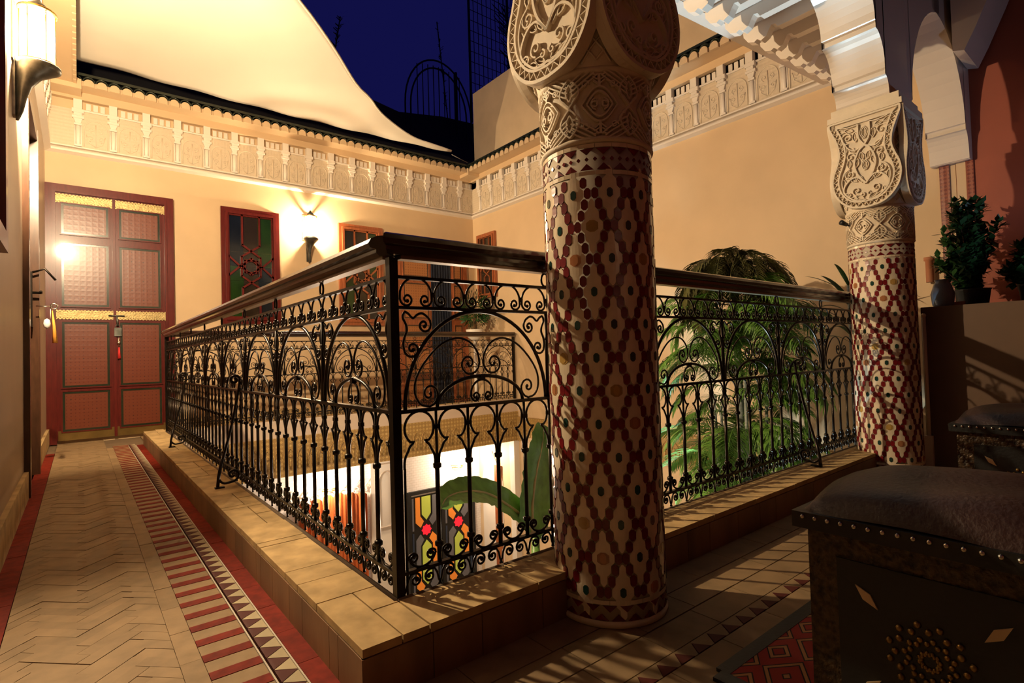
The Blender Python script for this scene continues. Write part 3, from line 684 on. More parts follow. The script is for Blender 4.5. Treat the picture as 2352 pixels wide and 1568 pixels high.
# ------------------------------------------------------------ railings
IR = 0.0036
def omega(cx, zb, h, wd, up=True, cr=None):
    """open loop with two inward curls; opens downwards when up"""
    cr = cr or wd * 0.21; s_ = 1 if up else -1
    c = (wd / 2 - cr * 1.05, zb + s_ * cr if up else zb - cr)
    R_ = wd / 2 - 0.001
    zc_ = (zb + h - R_) if up else (zb - h + R_)
    out = []
    rt = spiral((c[0], 0), cr, 0, 1.3, -1, 0.0050, 20)            # right curl, starts at right going down
    rt = [(x, zb + s_ * (cr + z)) for x, z in rt]
    arc = []
    z1 = zb + s_ * cr
    for i in range(1, 16):
        a = pi * i / 16; arc.append((R_ * math.cos(a), zc_ + s_ * R_ * math.sin(a)))
    right = rt[::-1]
    left = [(-x, z) for x, z in rt]
    pts = right + arc + left
    return [(cx + x, z) for x, z in pts]
def iron(q, pts, r=IR, n=5, ends=True):
    q.tube(XZ(pts), r, n)
    if ends:
        for e in (pts[0], pts[-1]): q.ball((e[0], 0, e[1]), r * 1.6, 6)
PM = {}
def panel_meshes(W_, nb=5):
    """meshes for a panel of width W_ centred at x=0"""
    key = round(W_, 3)
    if key in PM: return PM[key]
    d = {}; s_ = W_ / 0.56; bw = W_ / nb
    q = MB(); iron(q, omega(0, 0.785, 0.083, bw * 0.94), ends=True); q.ball((bw / 2, 0, .822), 0.008, 6); d['omega_scroll'] = q.mesh('omega_scroll', 'iron')
    # big arch
    q = MB(); q.tube([(0.267 * s_ * math.cos(a), 0, 0.50 + 0.28 * math.sin(a)) for a in [pi * i / 32 for i in range(33)]], 0.0062, 6); d['large_arch'] = q.mesh('large_arch', 'iron')
    # inner c-scrolls
    A = spiral((-0.047, 0.622), 0.040, 0, 1.45, -1, 0.004, 22)
    Bc = spiral((-0.188, 0.540), 0.036, -90, 1.3, 1, 0.004, 20)
    mid = catmull([(-0.007, 0.622), (-0.014, 0.655), (-0.042, 0.686), (-0.086, 0.698), (-0.140, 0.682), (-0.190, 0.642), (-0.228, 0.590), (-0.235, 0.545), (-0.218, 0.513), (-0.188, 0.504)], 4)
    path = [(x * s_, z) for x, z in (A[::-1] + mid[1:-1] + Bc)]
    q = MB(); iron(q, path); d['c_scroll_left'] = q.mesh('c_scroll', 'iron')
    q = MB(); iron(q, [(-x, z) for x, z in path]); d['c_scroll_right'] = q.mesh('c_scroll', 'iron')
    q = MB(); q.tube([(0.163 * s_ * math.cos(a), 0, 0.50 + 0.083 * math.sin(a)) for a in [pi * i / 18 for i in range(19)]], 0.0058, 6); d['small_arch'] = q.mesh('small_arch', 'iron')
    q = MB(); iron(q, omega(0, 0.505, 0.066, 0.085 * s_)); q.box((-.008, -.008, .570), (.008, .008, .588)); d['inner_omega'] = q.mesh('inner_omega', 'iron')
    # spandrel pair
    sp = spiral((-0.200, 0.735), 0.026, 60, 1.35, -1, 0.004, 18)[::-1]
    sp2 = spiral((-0.240, 0.668), 0.026, 200, 1.35, 1, 0.004, 18)
    path = sp + catmull([(-0.187, 0.7575), (-0.205, 0.768), (-0.222, 0.764), (-0.236, 0.754), (-0.250, 0.766), (-0.262, 0.770), (-0.268, 0.756), (-0.258, 0.735), (-0.256, 0.718), (-0.264, 0.700), (-0.268, 0.680), (-0.264, 0.659)], 4)[1:-1] + sp2
    path = [(x * s_, z) for x, z in path]
    q = MB(); iron(q, path, 0.0038); d['spandrel_scroll_left'] = q.mesh('spandrel_scroll', 'iron')
    q = MB(); iron(q, [(-x, z) for x, z in path], 0.0038); d['spandrel_scroll_right'] = q.mesh('spandrel_scroll', 'iron')
    # keyhole between balusters (bar3 down)
    hb = bw / 2
    path = [(-hb + 0.006, 0.338), (-hb + 0.008, 0.365), (-hb + 0.018, 0.385), (-0.030, 0.398), (-0.017, 0.409)]
    arc = [(0.047 * s_ * math.cos(a), 0.447 + 0.047 * math.sin(a)) for a in [math.radians(x) for x in range(230, -51, -14)]]
    q = MB(); pp = catmull(path, 3)[:-1] + [(-0.016, 0.410)] + arc + [(0.016, 0.410)] + [(-x, z) for x, z in catmull(path, 3)[:-1]][::-1]
    q.tube(XZ(pp), 0.0040, 5)
    d['keyhole'] = q.mesh('keyhole', 'iron')
    # bottom curls, above and below the bottom bar
    q = MB(); iron(q, omega(0, 0.108, 0.044, bw * 0.82, False, bw * 0.15), 0.0038, ends=True); d['upper_curl'] = q.mesh('upper_curl', 'iron')
    q = MB(); p_ = spiral((bw * 0.21, 0.032), 0.019, 20, 1.4, -1, 0.0035, 16)[::-1] + [(bw * 0.40, 0.036), (bw * 0.44, 0.018), (bw * 0.54, 0.001)]
    p_ = spiral((bw * 0.21, 0.032), 0.019, 90, 1.2, 1, 0.005, 16)[::-1] + [(bw * 0.34, 0.050), (bw * 0.42, 0.036), (bw * 0.46, 0.016), (bw * 0.54, 0.001)]
    q.tube(XZ(p_), 0.0036, 5); q.tube(XZ([(-x, z) for x, z in p_]), 0.0036, 5); q.ball((p_[0][0], 0, p_[0][1]), 0.007, 6); q.ball((-p_[0][0], 0, p_[0][1]), 0.007, 6); d['lower_curl'] = q.mesh('lower_curl', 'iron')
    q = MB(); q.tube([(0, 0, 0.06), (0, 0, 0.34)], 0.0066, 8); q.tube([(0, 0, 0.33), (0, 0, 0.50)], 0.0046, 6)
    for z in (0.335, 0.115): q.lathe([(0.0075, z - 0.009), (0.0125, z - 0.005), (0.0125, z + 0.005), (0.0075, z + 0.009)], 8)
    q.box((-0.010, -0.006, 0.44), (0.010, 0.006, 0.452))
    d['baluster'] = q.mesh('baluster', 'iron')
    q = MB(); q.tube([(0, 0, 0.0), (0, 0, 0.50)], 0.0052, 6); q.tube([(0, 0, 0.50), (0, 0, 0.785)], lambda t: 0.006 + 0.009 * math.exp(-((t - .82) / .10) ** 2) + 0.002 * (1 - t), 8)
    q.lathe([(0.006, .69), (0.012, .695), (0.006, .70)], 8)
    d['junction_bar'] = q.mesh('junction_bar', 'iron')
    q = MB(); q.tube([(0.016 * math.cos(a), 0, 0.893 + 0.022 * math.sin(a)) for a in [2 * pi * i / 16 for i in range(16)]], 0.0038, 5, True); d['ring'] = q.mesh('ring', 'iron')
    PM[key] = d; return d
def handrail(par, L, m0=0.0, m1=0.0):
    # moulded profile swept along x, mitred ends (m0,m1 = mitre slope)
    P = [(-0.024, 0.925), (-0.030, 0.935), (-0.030, 0.945), (-0.042, 0.950), (-0.046, 0.962), (-0.040, 0.975), (-0.028, 0.981), (0.028, 0.981), (0.040, 0.975), (0.046, 0.962), (0.042, 0.950), (0.030, 0.945), (0.030, 0.935), (0.024, 0.925)]
    q = MB(); n = len(P); vs = [(0 + m0 * y, y, z) for y, z in P] + [(L + m1 * y, y, z) for y, z in P]
    q.add(vs, [tuple(range(n)), tuple(range(2 * n - 1, n - 1, -1))] + [(i, n + i, n + (i + 1) % n, (i + 1) % n) for i in range(n)])
    obj('handrail', q, 'rail', par, label='dark varnished wooden handrail')
    q = MB(); q.box((0.02, -0.017, 0.915), (L - 0.02, 0.017, 0.9248)); obj('rail_strip', q, 'strip', par)
def railing(name_label, loc, rz, L, panels, m0, m1, mirror=False):
    r = thing('railing', name_label, 'railing', loc, rz)
    handrail(r, L, m0, m1)
    q = MB(); q.box((0, -0.008, 0.862), (L, 0.008, 0.871)); obj('bar', q, 'iron', r)
    q = MB(); q.box((0, -0.008, 0.778), (L, 0.008, 0.787)); obj('bar', q, 'iron', r)
    q = MB(); q.box((0, -0.009, 0.491), (L, 0.009, 0.501)); obj('bar', q, 'iron', r)
    q = MB(); q.box((0, -0.008, 0.055), (L, 0.008, 0.064)); obj('bar', q, 'iron', r)
    for (x0, x1) in panels:
        W_ = x1 - x0; nb = 5 if W_ > 0.45 else 3; d = panel_meshes(W_, nb); xc = (x0 + x1) / 2; bw = W_ / nb
        for k in ('large_arch', 'small_arch', 'c_scroll_left', 'c_scroll_right', 'inner_omega', 'spandrel_scroll_left', 'spandrel_scroll_right'):
            link(d[k].name.split('.')[0], d[k], r, (xc, 0, 0))
        for j in range(nb):
            xb = x0 + bw * (j + 0.5)
            for k in ('omega_scroll', 'keyhole', 'upper_curl', 'lower_curl'): link(k, d[k], r, (xb, 0, 0))
            if j > 0: link('baluster', d['baluster'], r, (x0 + bw * j, 0, 0))
            elif x0 < 0.03:
                q = MB(); q.tube([(x0 + 0.007, 0, 0.0), (x0 + 0.007, 0, 0.34)], 0.0040, 5); obj('side_rod', q, 'iron', r)
        if x1 < L - 0.03:
            link('baluster', d['baluster'], r, (x1, 0, 0)); link('junction_bar', d['junction_bar'], r, (x1, 0, 0)); link('ring', d['ring'], r, (x1, 0, 0))
    return r
def panels_from(J): return [(J[i], J[i + 1]) for i in range(len(J) - 1)]
# left railing runs along +Y
JL = [0.018] + [0.545 + 0.57 * k for k in range(8)] + [YR - 0.016]
rl = railing('black wrought iron railing along the left corridor, running towards the red door', (0, 0, 0), pi / 2, YR, panels_from(JL), 1, -1)
JN = [0.018, 0.565, 1.12, 1.675, 2.23, 2.785, 3.34]
rn = railing('black wrought iron railing between the two mosaic columns, palm behind it', (0, 0, 0), 0, 3.34, panels_from(JN), 1, 0)
JF = [0.018] + [0.018 + (XR - 0.06 - .018) / 8 * k for k in range(1, 9)]
rfz = railing('farthest wrought iron railing in front of the carved cedar doorway', (0, YR, 0), 0, XR - 0.04, panels_from(JF), -1, 0)
# posts
def post(par, x, w_=0.0125, z1=0.918):
    q = MB(); q.box((x - w_, -w_, 0.0), (x + w_, w_, z1)); return obj('post', q, 'iron', par)
pp = post(rn, 0.0); post(rl, YR - 0.0, 0.018); post(rfz, XR - 0.05, 0.016)
# scroll braces standing on the kerb
def brace(par, x, side=1):
    q = MB()
    foot = [(-0.115, 0.0), (-0.113, 0.10)]
    P = catmull([(-0.005, 0.565), (-0.012, 0.50), (-0.045, 0.33), (-0.085, 0.17), (-0.108, 0.08), (-0.110, 0.045), (-0.085, 0.022), (-0.05, 0.03)], 5)
    C_ = spiral((-0.045, 0.062), 0.036, -90, 1.2, 1, 0.006, 16)
    q.tube([(x, side * p[0], p[1]) for p in P[:-4] + C_], 0.0068, 6)
    q.tube([(x, side * p[0], p[1]) for p in ((-0.118, 0.0), (-0.112, 0.06), (-0.095, 0.15))], 0.0085, 6)
    C2 = spiral((-0.030, 0.555), 0.028, 0, 1.3, 1, 0.005, 16); q.tube([(x, side * p[0], p[1]) for p in C2], 0.0075, 6)
    q.box((x - 0.012, side * -0.10 - 0.014, 0.0), (x + 0.012, side * -0.10 + 0.03, 0.008))
    return obj('brace', q, 'iron', par)
brace(rl, 1.79, -1); brace(rl, 3.63, -1); brace(rn, 2.40, 1)

# ------------------------------------------------------------ mosaic columns
CR = 0.167
def wrap(u, z, r): a = u / CR; return (r * math.cos(a), r * math.sin(a), z)
def wtile(levels, h=0.0022, nmid=2):
    """levels: list of (z, halfwidth); curved tile centred at angle 0"""
    q = MB(); cols = [-1] + [(-1 + 2 * (k + 1) / nmid) for k in range(nmid)]; n = len(cols); vs = []; fs = []
    for z, hw in levels:
        for c in cols: vs.append(wrap(c * hw, z, CR + h))
    m = len(levels); o = len(vs)
    for z, hw in levels:
        for c in (cols[0], cols[-1]): vs.append(wrap(c * hw, z, CR - 0.0005))
    for j in range(m - 1):
        for c in range(n - 1): fs.append((j * n + c, j * n + c + 1, (j + 1) * n + c + 1, (j + 1) * n + c))
        fs.append((o + 2 * j, j * n, (j + 1) * n, o + 2 * j + 2)); fs.append((j * n + n - 1, o + 2 * j + 1, o + 2 * j + 3, (j + 1) * n + n - 1))
    q.add(vs, fs); return q
TM = {}
hexl = lambda a, b_: [(-b_, a * .35), (-b_ * .55, a), (b_ * .55, a), (b_, a * .35)]
TM['hex'] = wtile(hexl(0.0100, 0.0158), 0.003, 1).mesh('hexagon_tile', 'zred')
half = [(0.0, 0.0312), (0.010, 0.0305), (0.019, 0.0215), (0.040, 0.0198), (0.049, 0.0098), (0.068, 0.0090), (0.078, 0.002)]
TM['cell'] = wtile([(-z, w_) for z, w_ in half[:0:-1]] + half, 0.0020, 4).mesh('cell_tile', 'zbeige')
for c in ('zgreen', 'zyellow', 'zorange'):
    TM[c] = wtile(hexl(0.0085, 0.0135), 0.0034, 1).mesh('centre_tile', c)
    q = wtile(hexl(0.017, 0.017), 0.0028, 2); TM[c + 'f'] = q.mesh('flower_tile', c)
TM['tri_dn'] = wtile([(-0.018, 0.0008), (0.0, 0.020)], 0.0025, 2).mesh('triangle_tile', 'zred')
TM['tri_up'] = wtile([(0.0, 0.020), (0.018, 0.0008)], 0.0025, 2).mesh('triangle_tile', 'zred')
TM['dia'] = wtile([(-0.006, 0.0006), (0.0, 0.006), (0.006, 0.0006)], 0.0025, 1).mesh('diamond_tile', 'zred')
TM['sq'] = wtile([(0, 0.0232), (0.012, 0.0232)], 0.0022, 2).mesh('edge_tile', 'zbeige')
def ribbon(q, pts, r, wd=0.007, h=0.007, mode='cyl', n=4):
    """raised ribbon along 2D pts (u,z). mode cyl wraps round the neck, else flat on plane"""
    vs = []; fs = []; m = len(pts)
    for i, p in enumerate(pts):
        a = pts[max(0, i - 1)]; c = pts[min(m - 1, i + 1)]; d = Vector((c[0] - a[0], c[1] - a[1]))
        if d.length < 1e-7: d = Vector((1, 0))
        d.normalize(); nn = (-d.y * wd / 2, d.x * wd / 2)
        for sx, hh in ((-1, -0.002), (-0.75, h), (0.75, h), (1, -0.002)):
            u, z = p[0] + nn[0] * sx, p[1] + nn[1] * sx
            vs.append(wrap(u, z, r + hh) if mode == 'cyl' else (u, -(r + hh), z))
    for i in range(m - 1):
        for k in range(3): fs.append((i * 4 + k, i * 4 + k + 1, (i + 1) * 4 + k + 1, (i + 1) * 4 + k))
    fs.append((0, 1, 2, 3)); fs.append(((m - 1) * 4 + 3, (m - 1) * 4 + 2, (m - 1) * 4 + 1, (m - 1) * 4)); q.add(vs, fs)
# neck relief: 6 repeats around
NP = 6; nu = 2 * pi * CR / NP
def neck_relief():
    q = MB(); z0, z1 = 1.262, 1.442; zm = (z0 + z1) / 2; hu = nu / 2
    for s_ in (-1, 1):
        # vesica
        ribbon(q, [(s_ * 0.030 * math.sin(t * pi), z0 + 0.004 + (z1 - z0 - 0.008) * t * 0.48) for t in [i / 12 for i in range(13)]], CR, 0.006, 0.008)
        ribbon(q, [(s_ * 0.030 * math.sin(t * pi), zm + 0.003 + (z1 - z0 - 0.008) * t * 0.48) for t in [i / 12 for i in range(13)]], CR, 0.006, 0.008)
        # side eye between the columns of vesicas
        for v in (-1, 1):
            ribbon(q, [(s_ * (hu - 0.036 + 0.036 * t) , zm + v * 0.036 * math.sin(pi * (0.5 * t))) for t in [i / 8 for i in range(9)]], CR, 0.006, 0.008)
            ribbon(q, [(s_ * (hu - 0.050 + 0.050 * t) , zm + v * (0.050 * math.sin(pi * (0.5 * t)))) for t in [i / 8 for i in range(9)]], CR, 0.005, 0.008)
            # leaves sweeping to the corners
            for k in range(4):
                a = 0.012 + 0.011 * k
                ribbon(q, [(s_ * (0.006 + (hu - 0.010) * t * (1 - 0.12 * k)), zm + v * (0.018 + a * 1.2 + (0.062 - a * .7) * t ** 2 + 0.010 * math.sin(pi * t))) for t in [i / 7 for i in range(8)]], CR, 0.0055, 0.0075)
            ribbon(q, spiral((s_ * (hu - 0.012), zm + v * 0.0), 0.016, 90 * v, 0.9, s_ * v, 0.003, 10), CR, 0.005, 0.008)
        ribbon(q, [(s_ * 0.010 * math.sin(t * pi), z0 + 0.02 + 0.05 * t) for t in [i / 6 for i in range(7)]], CR, 0.005, 0.007)
        ribbon(q, [(s_ * 0.010 * math.sin(t * pi), zm + 0.02 + 0.05 * t) for t in [i / 6 for i in range(7)]], CR, 0.005, 0.007)
        ribbon(q, [(s_ * -0.020, zm - 0.026), (s_ * 0.020, zm + 0.026)], CR, 0.005, 0.009)
        for v in (-1, 1):
            ribbon(q, [(s_ * hu * 0.98, zm + v * 0.050), (s_ * hu * 0.98, zm + v * 0.086)], CR, 0.005, 0.008)
            for k in range(3):
                ribbon(q, [(s_ * (hu * (0.97 - 0.02 * k)), zm + v * (0.058 + 0.012 * k)), (s_ * (hu * 0.82 - 0.002 * k), zm + v * (0.070 + 0.009 * k))], CR, 0.0045, 0.008)
                ribbon(q, [(s_ * 0.004, zm + v * (0.030 + 0.016 * k)), (s_ * 0.013, zm + v * (0.038 + 0.016 * k))], CR, 0.004, 0.007)
            ribbon(q, spiral((s_ * 0.048, zm + v * 0.060), 0.012, 0, 1.1, s_ * v, 0.003, 10), CR, 0.0045, 0.008)
    return q
TM['neck'] = neck_relief().mesh('neck_relief', 'carved')
# capital shield outline (u, z) half side, z from 1.455 to 2.03
SH = [(0.0, 1.452), (0.07, 1.462), (0.125, 1.495), (0.168, 1.555), (0.184, 1.625), (0.176, 1.690), (0.155, 1.745), (0.142, 1.800), (0.148, 1.860), (0.168, 1.920), (0.190, 1.975), (0.190, 2.010)]
SHs = catmull(SH, 4)
def scaled(off):
    out = []
    m = len(SHs)
    for i, p in enumerate(SHs):
        a = SHs[max(0, i - 1)]; c = SHs[min(m - 1, i + 1)]; d = Vector((c[0] - a[0], c[1] - a[1])).normalized(); out.append((max(0.0, p[0] - d.y * off), min(2.010 - off, p[1] + d.x * off)))
    return out
def shield():
    q = MB(); pts = [(x, z) for x, z in SHs] + [(-x, z) for x, z in SHs[:0:-1]]
    q.prism(pts, -0.1865, -0.160, 'y'); return q
TM['shield'] = shield().mesh('shield', 'carved')
def leaf_loop(q, c, ang, L, r, s_):
    """almond leaf with a vein, in the shield plane"""
    ca_, sa_ = math.cos(ang), math.sin(ang); out = []
    for sd in (-1, 1):
        pts = []
        for i in range(6):
            t = i / 5; u, v = L * t, sd * L * 0.24 * math.sin(pi * t)
            pts.append((s_ * (c[0] + u * ca_ - v * sa_), c[1] + u * sa_ + v * ca_))
        ribbon(q, pts, r, 0.0045, 0.010, 'flat')
    ribbon(q, [(s_ * (c[0] + L * .15 * ca_), c[1] + L * .15 * sa_), (s_ * (c[0] + L * .8 * ca_), c[1] + L * .8 * sa_)], r, 0.003, 0.006, 'flat')
def shield_relief():
    q = MB(); r = 0.186
    for off, wd in ((0.007, 0.014), (0.040, 0.011)):
        P = scaled(off)
        for s_ in (-1, 1): ribbon(q, [(s_ * x, z) for x, z in P], r, wd, 0.014, 'flat')
        ribbon(q, [(-P[-1][0], 2.01 - off), (P[-1][0], 2.01 - off)], r, wd, 0.014, 'flat')
    A = scaled(0.012); B_ = scaled(0.036)
    for s_ in (-1, 1):
        ribbon(q, [((s_ * (A[i] if i % 2 else B_[i])[0]), (A[i] if i % 2 else B_[i])[1]) for i in range(len(A))], r, 0.0055, 0.013, 'flat')
        for (path, wd) in (([(0, 1.60), (0.045, 1.645), (0.092, 1.63), (0.118, 1.575), (0.075, 1.52), (0.03, 1.50), (0, 1.505)], 0.010),
                           ([(0.0, 1.60), (-0.040, 1.66), (-0.055, 1.73), (-0.03, 1.80), (0.0, 1.83), (0.028, 1.88), (0.03, 1.96)], 0.012),
                           ([(0.118, 1.575), (0.126, 1.63), (0.112, 1.68), (0.080, 1.705)], 0.007),
                           ([(0.0, 1.83), (0.05, 1.81), (0.085, 1.83), (0.105, 1.87)], 0.008),
                           ([(0.03, 1.96), (0.07, 1.955), (0.125, 1.965)], 0.007)):
            ribbon(q, catmull([(s_ * x, z) for x, z in path], 5), r, wd, 0.014, 'flat')
        for (c, rr_, a0, tn, sg) in (((0.080, 1.670), 0.034, 90, 1.5, -1), ((0.088, 1.895), 0.038, -90, 1.5, 1), ((0.050, 1.565), 0.026, -90, 1.3, 1), ((0.095, 1.545), 0.020, 0, 1.2, 1), ((0.075, 1.775), 0.026, 180, 1.3, -1), ((0.020, 1.535), 0.014, 90, 1.0, 1)):
            ribbon(q, [(s_ * x, z) for x, z in spiral(c, rr_, a0, tn, sg, 0.004, 18)], r, 0.0065, 0.013, 'flat')
        for (c, an, L) in (((0.012, 1.51), 0.5, .05), ((0.045, 1.515), 0.15, .05), ((0.09, 1.53), 0.9, .05), ((0.115, 1.60), 1.5, .05), ((0.10, 1.65), 1.9, .05), ((0.02, 1.61), 1.2, .05), ((0.045, 1.62), 0.7, .05), ((0.055, 1.70), 1.9, .06),
                           ((0.085, 1.71), 1.6, .05), ((0.004, 1.68), 1.57, .06), ((0.012, 1.74), 1.4, .05), ((0.05, 1.80), 0.8, .05), ((0.10, 1.80), 1.4, .055), ((0.118, 1.86), 1.3, .05), ((0.045, 1.86), 1.5, .06), ((0.055, 1.93), 0.3, .05), ((0.10, 1.935), 0.4, .05), ((0.004, 1.87), 1.57, .07)):
            leaf_loop(q, c, an, L, r, s_)
    return q
TM['shrel'] = shield_relief().mesh('shield_relief', 'carved')
def capital_core():
    q = MB(); n = 48
    lv = [(1.44, CR - .002, 0.0), (1.50, 0.172, 0.35), (1.58, 0.176, 0.6), (1.70, 0.172, 0.7), (1.80, 0.160, 0.75), (1.90, 0.165, 0.8), (2.0, 0.182, 0.95), (2.012, 0.184, 1.0)]
    vs = []
    for z, h, s_ in lv:
        for i in range(n):
            a = 2 * pi * i / n; c, s2 = math.cos(a), math.sin(a); m_ = max(abs(c), abs(s2)); rsq = h / m_; rsq = min(rsq, h * 1.30); r = h * (1 - s_) + rsq * s_
            vs.append((r * c, r * s2, z))
    fs = [(j * n + i, j * n + (i + 1) % n, (j + 1) * n + (i + 1) % n, (j + 1) * n + i) for j in range(len(lv) - 1) for i in range(n)]
    q.add(vs, fs, True); return q
TM['core'] = capital_core().mesh('capital_core', 'carved')
def corner_lattice():
    # crossing ribs near the diagonal corners
    q = MB()
    for k in range(4):
        a0 = pi / 4 + k * pi / 2
        for i in range(-3, 9):
            for s_ in (-1, 1):
                pts = []
                for t in [j / 8 for j in range(9)]:
                    z = 1.50 + i * 0.045 + 0.13 * t; 
                    if z < 1.47 or z > 1.98: continue
                    da = s_ * (-0.32 + 0.64 * t)
                    zz = [(1.44, .167, 0.), (1.50, .172, .35), (1.58, .176, .6), (1.70, .172, .7), (1.80, .160, .75), (1.90, .165, .8), (2.0, .182, .95)]
                    for (za, ha, sa_), (zb, hb, sb) in zip(zz, zz[1:]):
                        if za <= z <= zb: f = (z - za) / (zb - za); h = ha + (hb - ha) * f; s2 = sa_ + (sb - sa_) * f; break
                    a = a0 + da; m_ = max(abs(math.cos(a)), abs(math.sin(a))); rsq = min(h / m_, h * 1.30); r = h * (1 - s2) + rsq * s2 + 0.001
                    pts.append((r * math.cos(a), r * math.sin(a), z))
                if len(pts) > 2: q.tube(pts, 0.0035, 4)
    return q
TM['lat'] = corner_lattice().mesh('diaper_lattice', 'carved')
def column(loc, label, face):
    r = thing('mosaic_column', label, 'column', loc, 0)
    q = MB(); q.lathe([(CR, FZ), (CR, 1.243)], 64); obj('shaft', q, 'zgrout', r)
    q = MB(); q.lathe([(CR + .001, FZ), (CR + .006, FZ + .004), (CR + .006, FZ + .014), (CR + .001, FZ + .02)], 48, cap=False); obj('foot_ring', q, 'zbeige', r)
    ng = 10; pu = 2 * pi / ng; rz_ = 0.094; zs = -0.030; hexes = []
    fa = face
    def vis(a): return math.cos(a - fa)
    for k in range(13):
        z = zs + 0.094 * k; off = (k % 2) * 0.5
        for i in range(ng):
            a = (i + off) * pu; ac = a + pu / 2
            for lv, du in ((0, 0.0104), (1, 0.0218), (2, 0.0325)):
                for s_ in (-1, 1):
                    zz = z + lv * 0.0313
                    if zz < 1.150: hexes.append((-vis(a + s_ * du / CR), a + s_ * du / CR, zz))
            if k == 0:
                pass
            if z + 0.04 < 1.16:
                o = link('cell_tile', TM['cell'], r, (0, 0, z), (0, 0, ac))
                h_ = (i * 7 + k * 5) % 9; c = 'zgreen' if h_ not in (0, 4) else ('zyellow' if h_ == 0 else 'zorange')
                link('centre_tile', TM[c], r, (0, 0, z), (0, 0, ac))
                if c != 'zgreen': link('flower_tile', TM[c + 'f'], r, (0, 0, z), (0, 0, ac))
    hexes.sort()
    for _, a, zz in hexes[:296]: link('hexagon_tile', TM['hex'], r, (0, 0, zz), (0, 0, a))
    q = MB(); src = wtile(hexl(0.0100, 0.0158), 0.003, 1)
    for _, a, zz in hexes[296:]:
        ca_, sa_ = math.cos(a), math.sin(a); q.add([(x * ca_ - y_ * sa_, x * sa_ + y_ * ca_, z + zz) for x, y_, z in src.v], src.f)
    obj('hexagon_tiles', q, 'zred', r, kind='stuff')
    nt_ = 22
    for i in range(nt_):
        a = 2 * pi * i / nt_; h_ = pi / nt_
        link('triangle_tile', TM['tri_dn'], r, (0, 0, 1.227), (0, 0, a)); link('triangle_tile', TM['tri_up'], r, (0, 0, 1.165), (0, 0, a))
        link('diamond_tile', TM['dia'], r, (0, 0, 1.196), (0, 0, a)); link('diamond_tile', TM['dia'], r, (0, 0, 1.196), (0, 0, a + h_))
        link('edge_tile', TM['sq'], r, (0, 0, 1.229), (0, 0, a)); link('edge_tile', TM['sq'], r, (0, 0, 1.1505), (0, 0, a))
        link('triangle_tile', TM['tri_up'], r, (0, 0, -0.108), (0, 0, a)); link('triangle_tile', TM['tri_dn'], r, (0, 0, -0.066), (0, 0, a + h_))
        link('edge_tile', TM['sq'], r, (0, 0, -0.0645), (0, 0, a))
    q = MB(); q.lathe([(CR, 1.243), (CR + .004, 1.245), (CR + 0.009, 1.252), (CR + .004, 1.260), (CR, 1.262), (CR - .003, 1.264), (CR - .003, 1.440), (CR, 1.442), (CR + .010, 1.450), (CR + .006, 1.462), (CR - .01, 1.466)], 64); obj('neck', q, 'carved', r)
    for i in range(NP): link('neck_relief', TM['neck'], r, (0, 0, 0), (0, 0, i * 2 * pi / NP + 0.3))
    cp = link('capital', TM['core'], r)
    for i in range(4):
        s_ = link('shield', TM['shield'], cp, (0, 0, 0), (0, 0, i * pi / 2)); link('shield_relief', TM['shrel'], cp, (0, 0, 0), (0, 0, i * pi / 2))
    link('diaper_lattice', TM['lat'], cp)
    q = MB(); q.box((-0.195, -0.195, 2.012), (0.195, 0.195, 2.045)); q.box((-0.178, -0.178, 2.045), (0.178, 0.178, 2.09)); obj('abacus', q, 'carved', r)
    return r
C1 = (0.612, -0.205, 0); C2 = (3.17, -0.205, 0)
column(C1, 'nearest mosaic column, red hexagon lattice, carved capital cut by the top edge', math.atan2(-1.14, -1.28))
column(C2, 'farther mosaic column between palm and potted shrub, its whole carved capital visible', math.atan2(-1.14, -3.8))

# ------------------------------------------------------------ arcade wall above the columns
def lobed(points_right, xa, xb, ztop, name_, y0, y1, m, label, skew=0.0):
    """wall with arch opening between xa (left springing) and xb (right springing): intrados given for the right half as (dx_from_right_spring, z)"""
    prof = [(xb - d, z) for d, z in points_right]
    xm = (xa + xb) / 2
    left = [(2 * xm - x, z) for x, z in prof][::-1]
    prof = prof + left[0:]      # from right spring up to the crown and down to the left spring
    q = MB(); vs = []; fs = []
    n = len(prof)
    for x, z in prof: vs += [(x, y0, z), (x, y1, z), (x, y0, ztop), (x, y1, ztop)]
    for i in range(n - 1):
        a = i * 4; c = (i + 1) * 4
        fs += [(a, a + 1, c + 1, c), (a, c, c + 2, a + 2), (a + 1, a + 3, c + 3, c + 1)]
    q.add(vs, fs); return q
# arch A between the columns: coves and ridges rising from the right column
prA = [(0.0, 2.09)]
for i in range(7): a = i / 6 * pi / 2; prA.append((0.005 + 0.055 * (1 - math.cos(a)) , 2.10 + 0.085 * math.sin(a)))
prA += [(0.045, 2.19), (0.045, 2.215), (0.052, 2.222)]
for i in range(9): a = i / 8 * pi / 2; prA.append((0.055 + 0.13 * (1 - math.cos(a)), 2.225 + 0.185 * math.sin(a)))
prA += [(0.17, 2.418), (0.17, 2.445), (0.185, 2.452)]
for i in range(9): a = i / 8 * pi / 2; prA.append((0.19 + 0.20 * (1 - math.cos(a)), 2.455 + 0.22 * math.sin(a)))
prA += [(0.375, 2.68), (0.375, 2.71), (0.40, 2.72), (0.60, 2.86), (0.80, 2.96), (1.085, 3.05)]
arch = sthing('wall_arcade', 'white painted arcade with lobed arches carried by the mosaic columns', 'arcade')
q = lobed(prA, C1[0] + 0.178, C2[0] - 0.178, 3.3, '', -0.34, -0.06, 'arch_paint', '')
obj('lobed_arch', q, 'arch_paint', arch)
q = MB(); q.box((C1[0] - 0.178, -0.34, 2.09), (C1[0] + 0.178, -0.06, 3.3)); q.box((C2[0] - 0.178, -0.34, 2.09), (C2[0] + 0.178, -0.06, 3.3)); obj('arch_pier', q, 'arch_paint', arch)
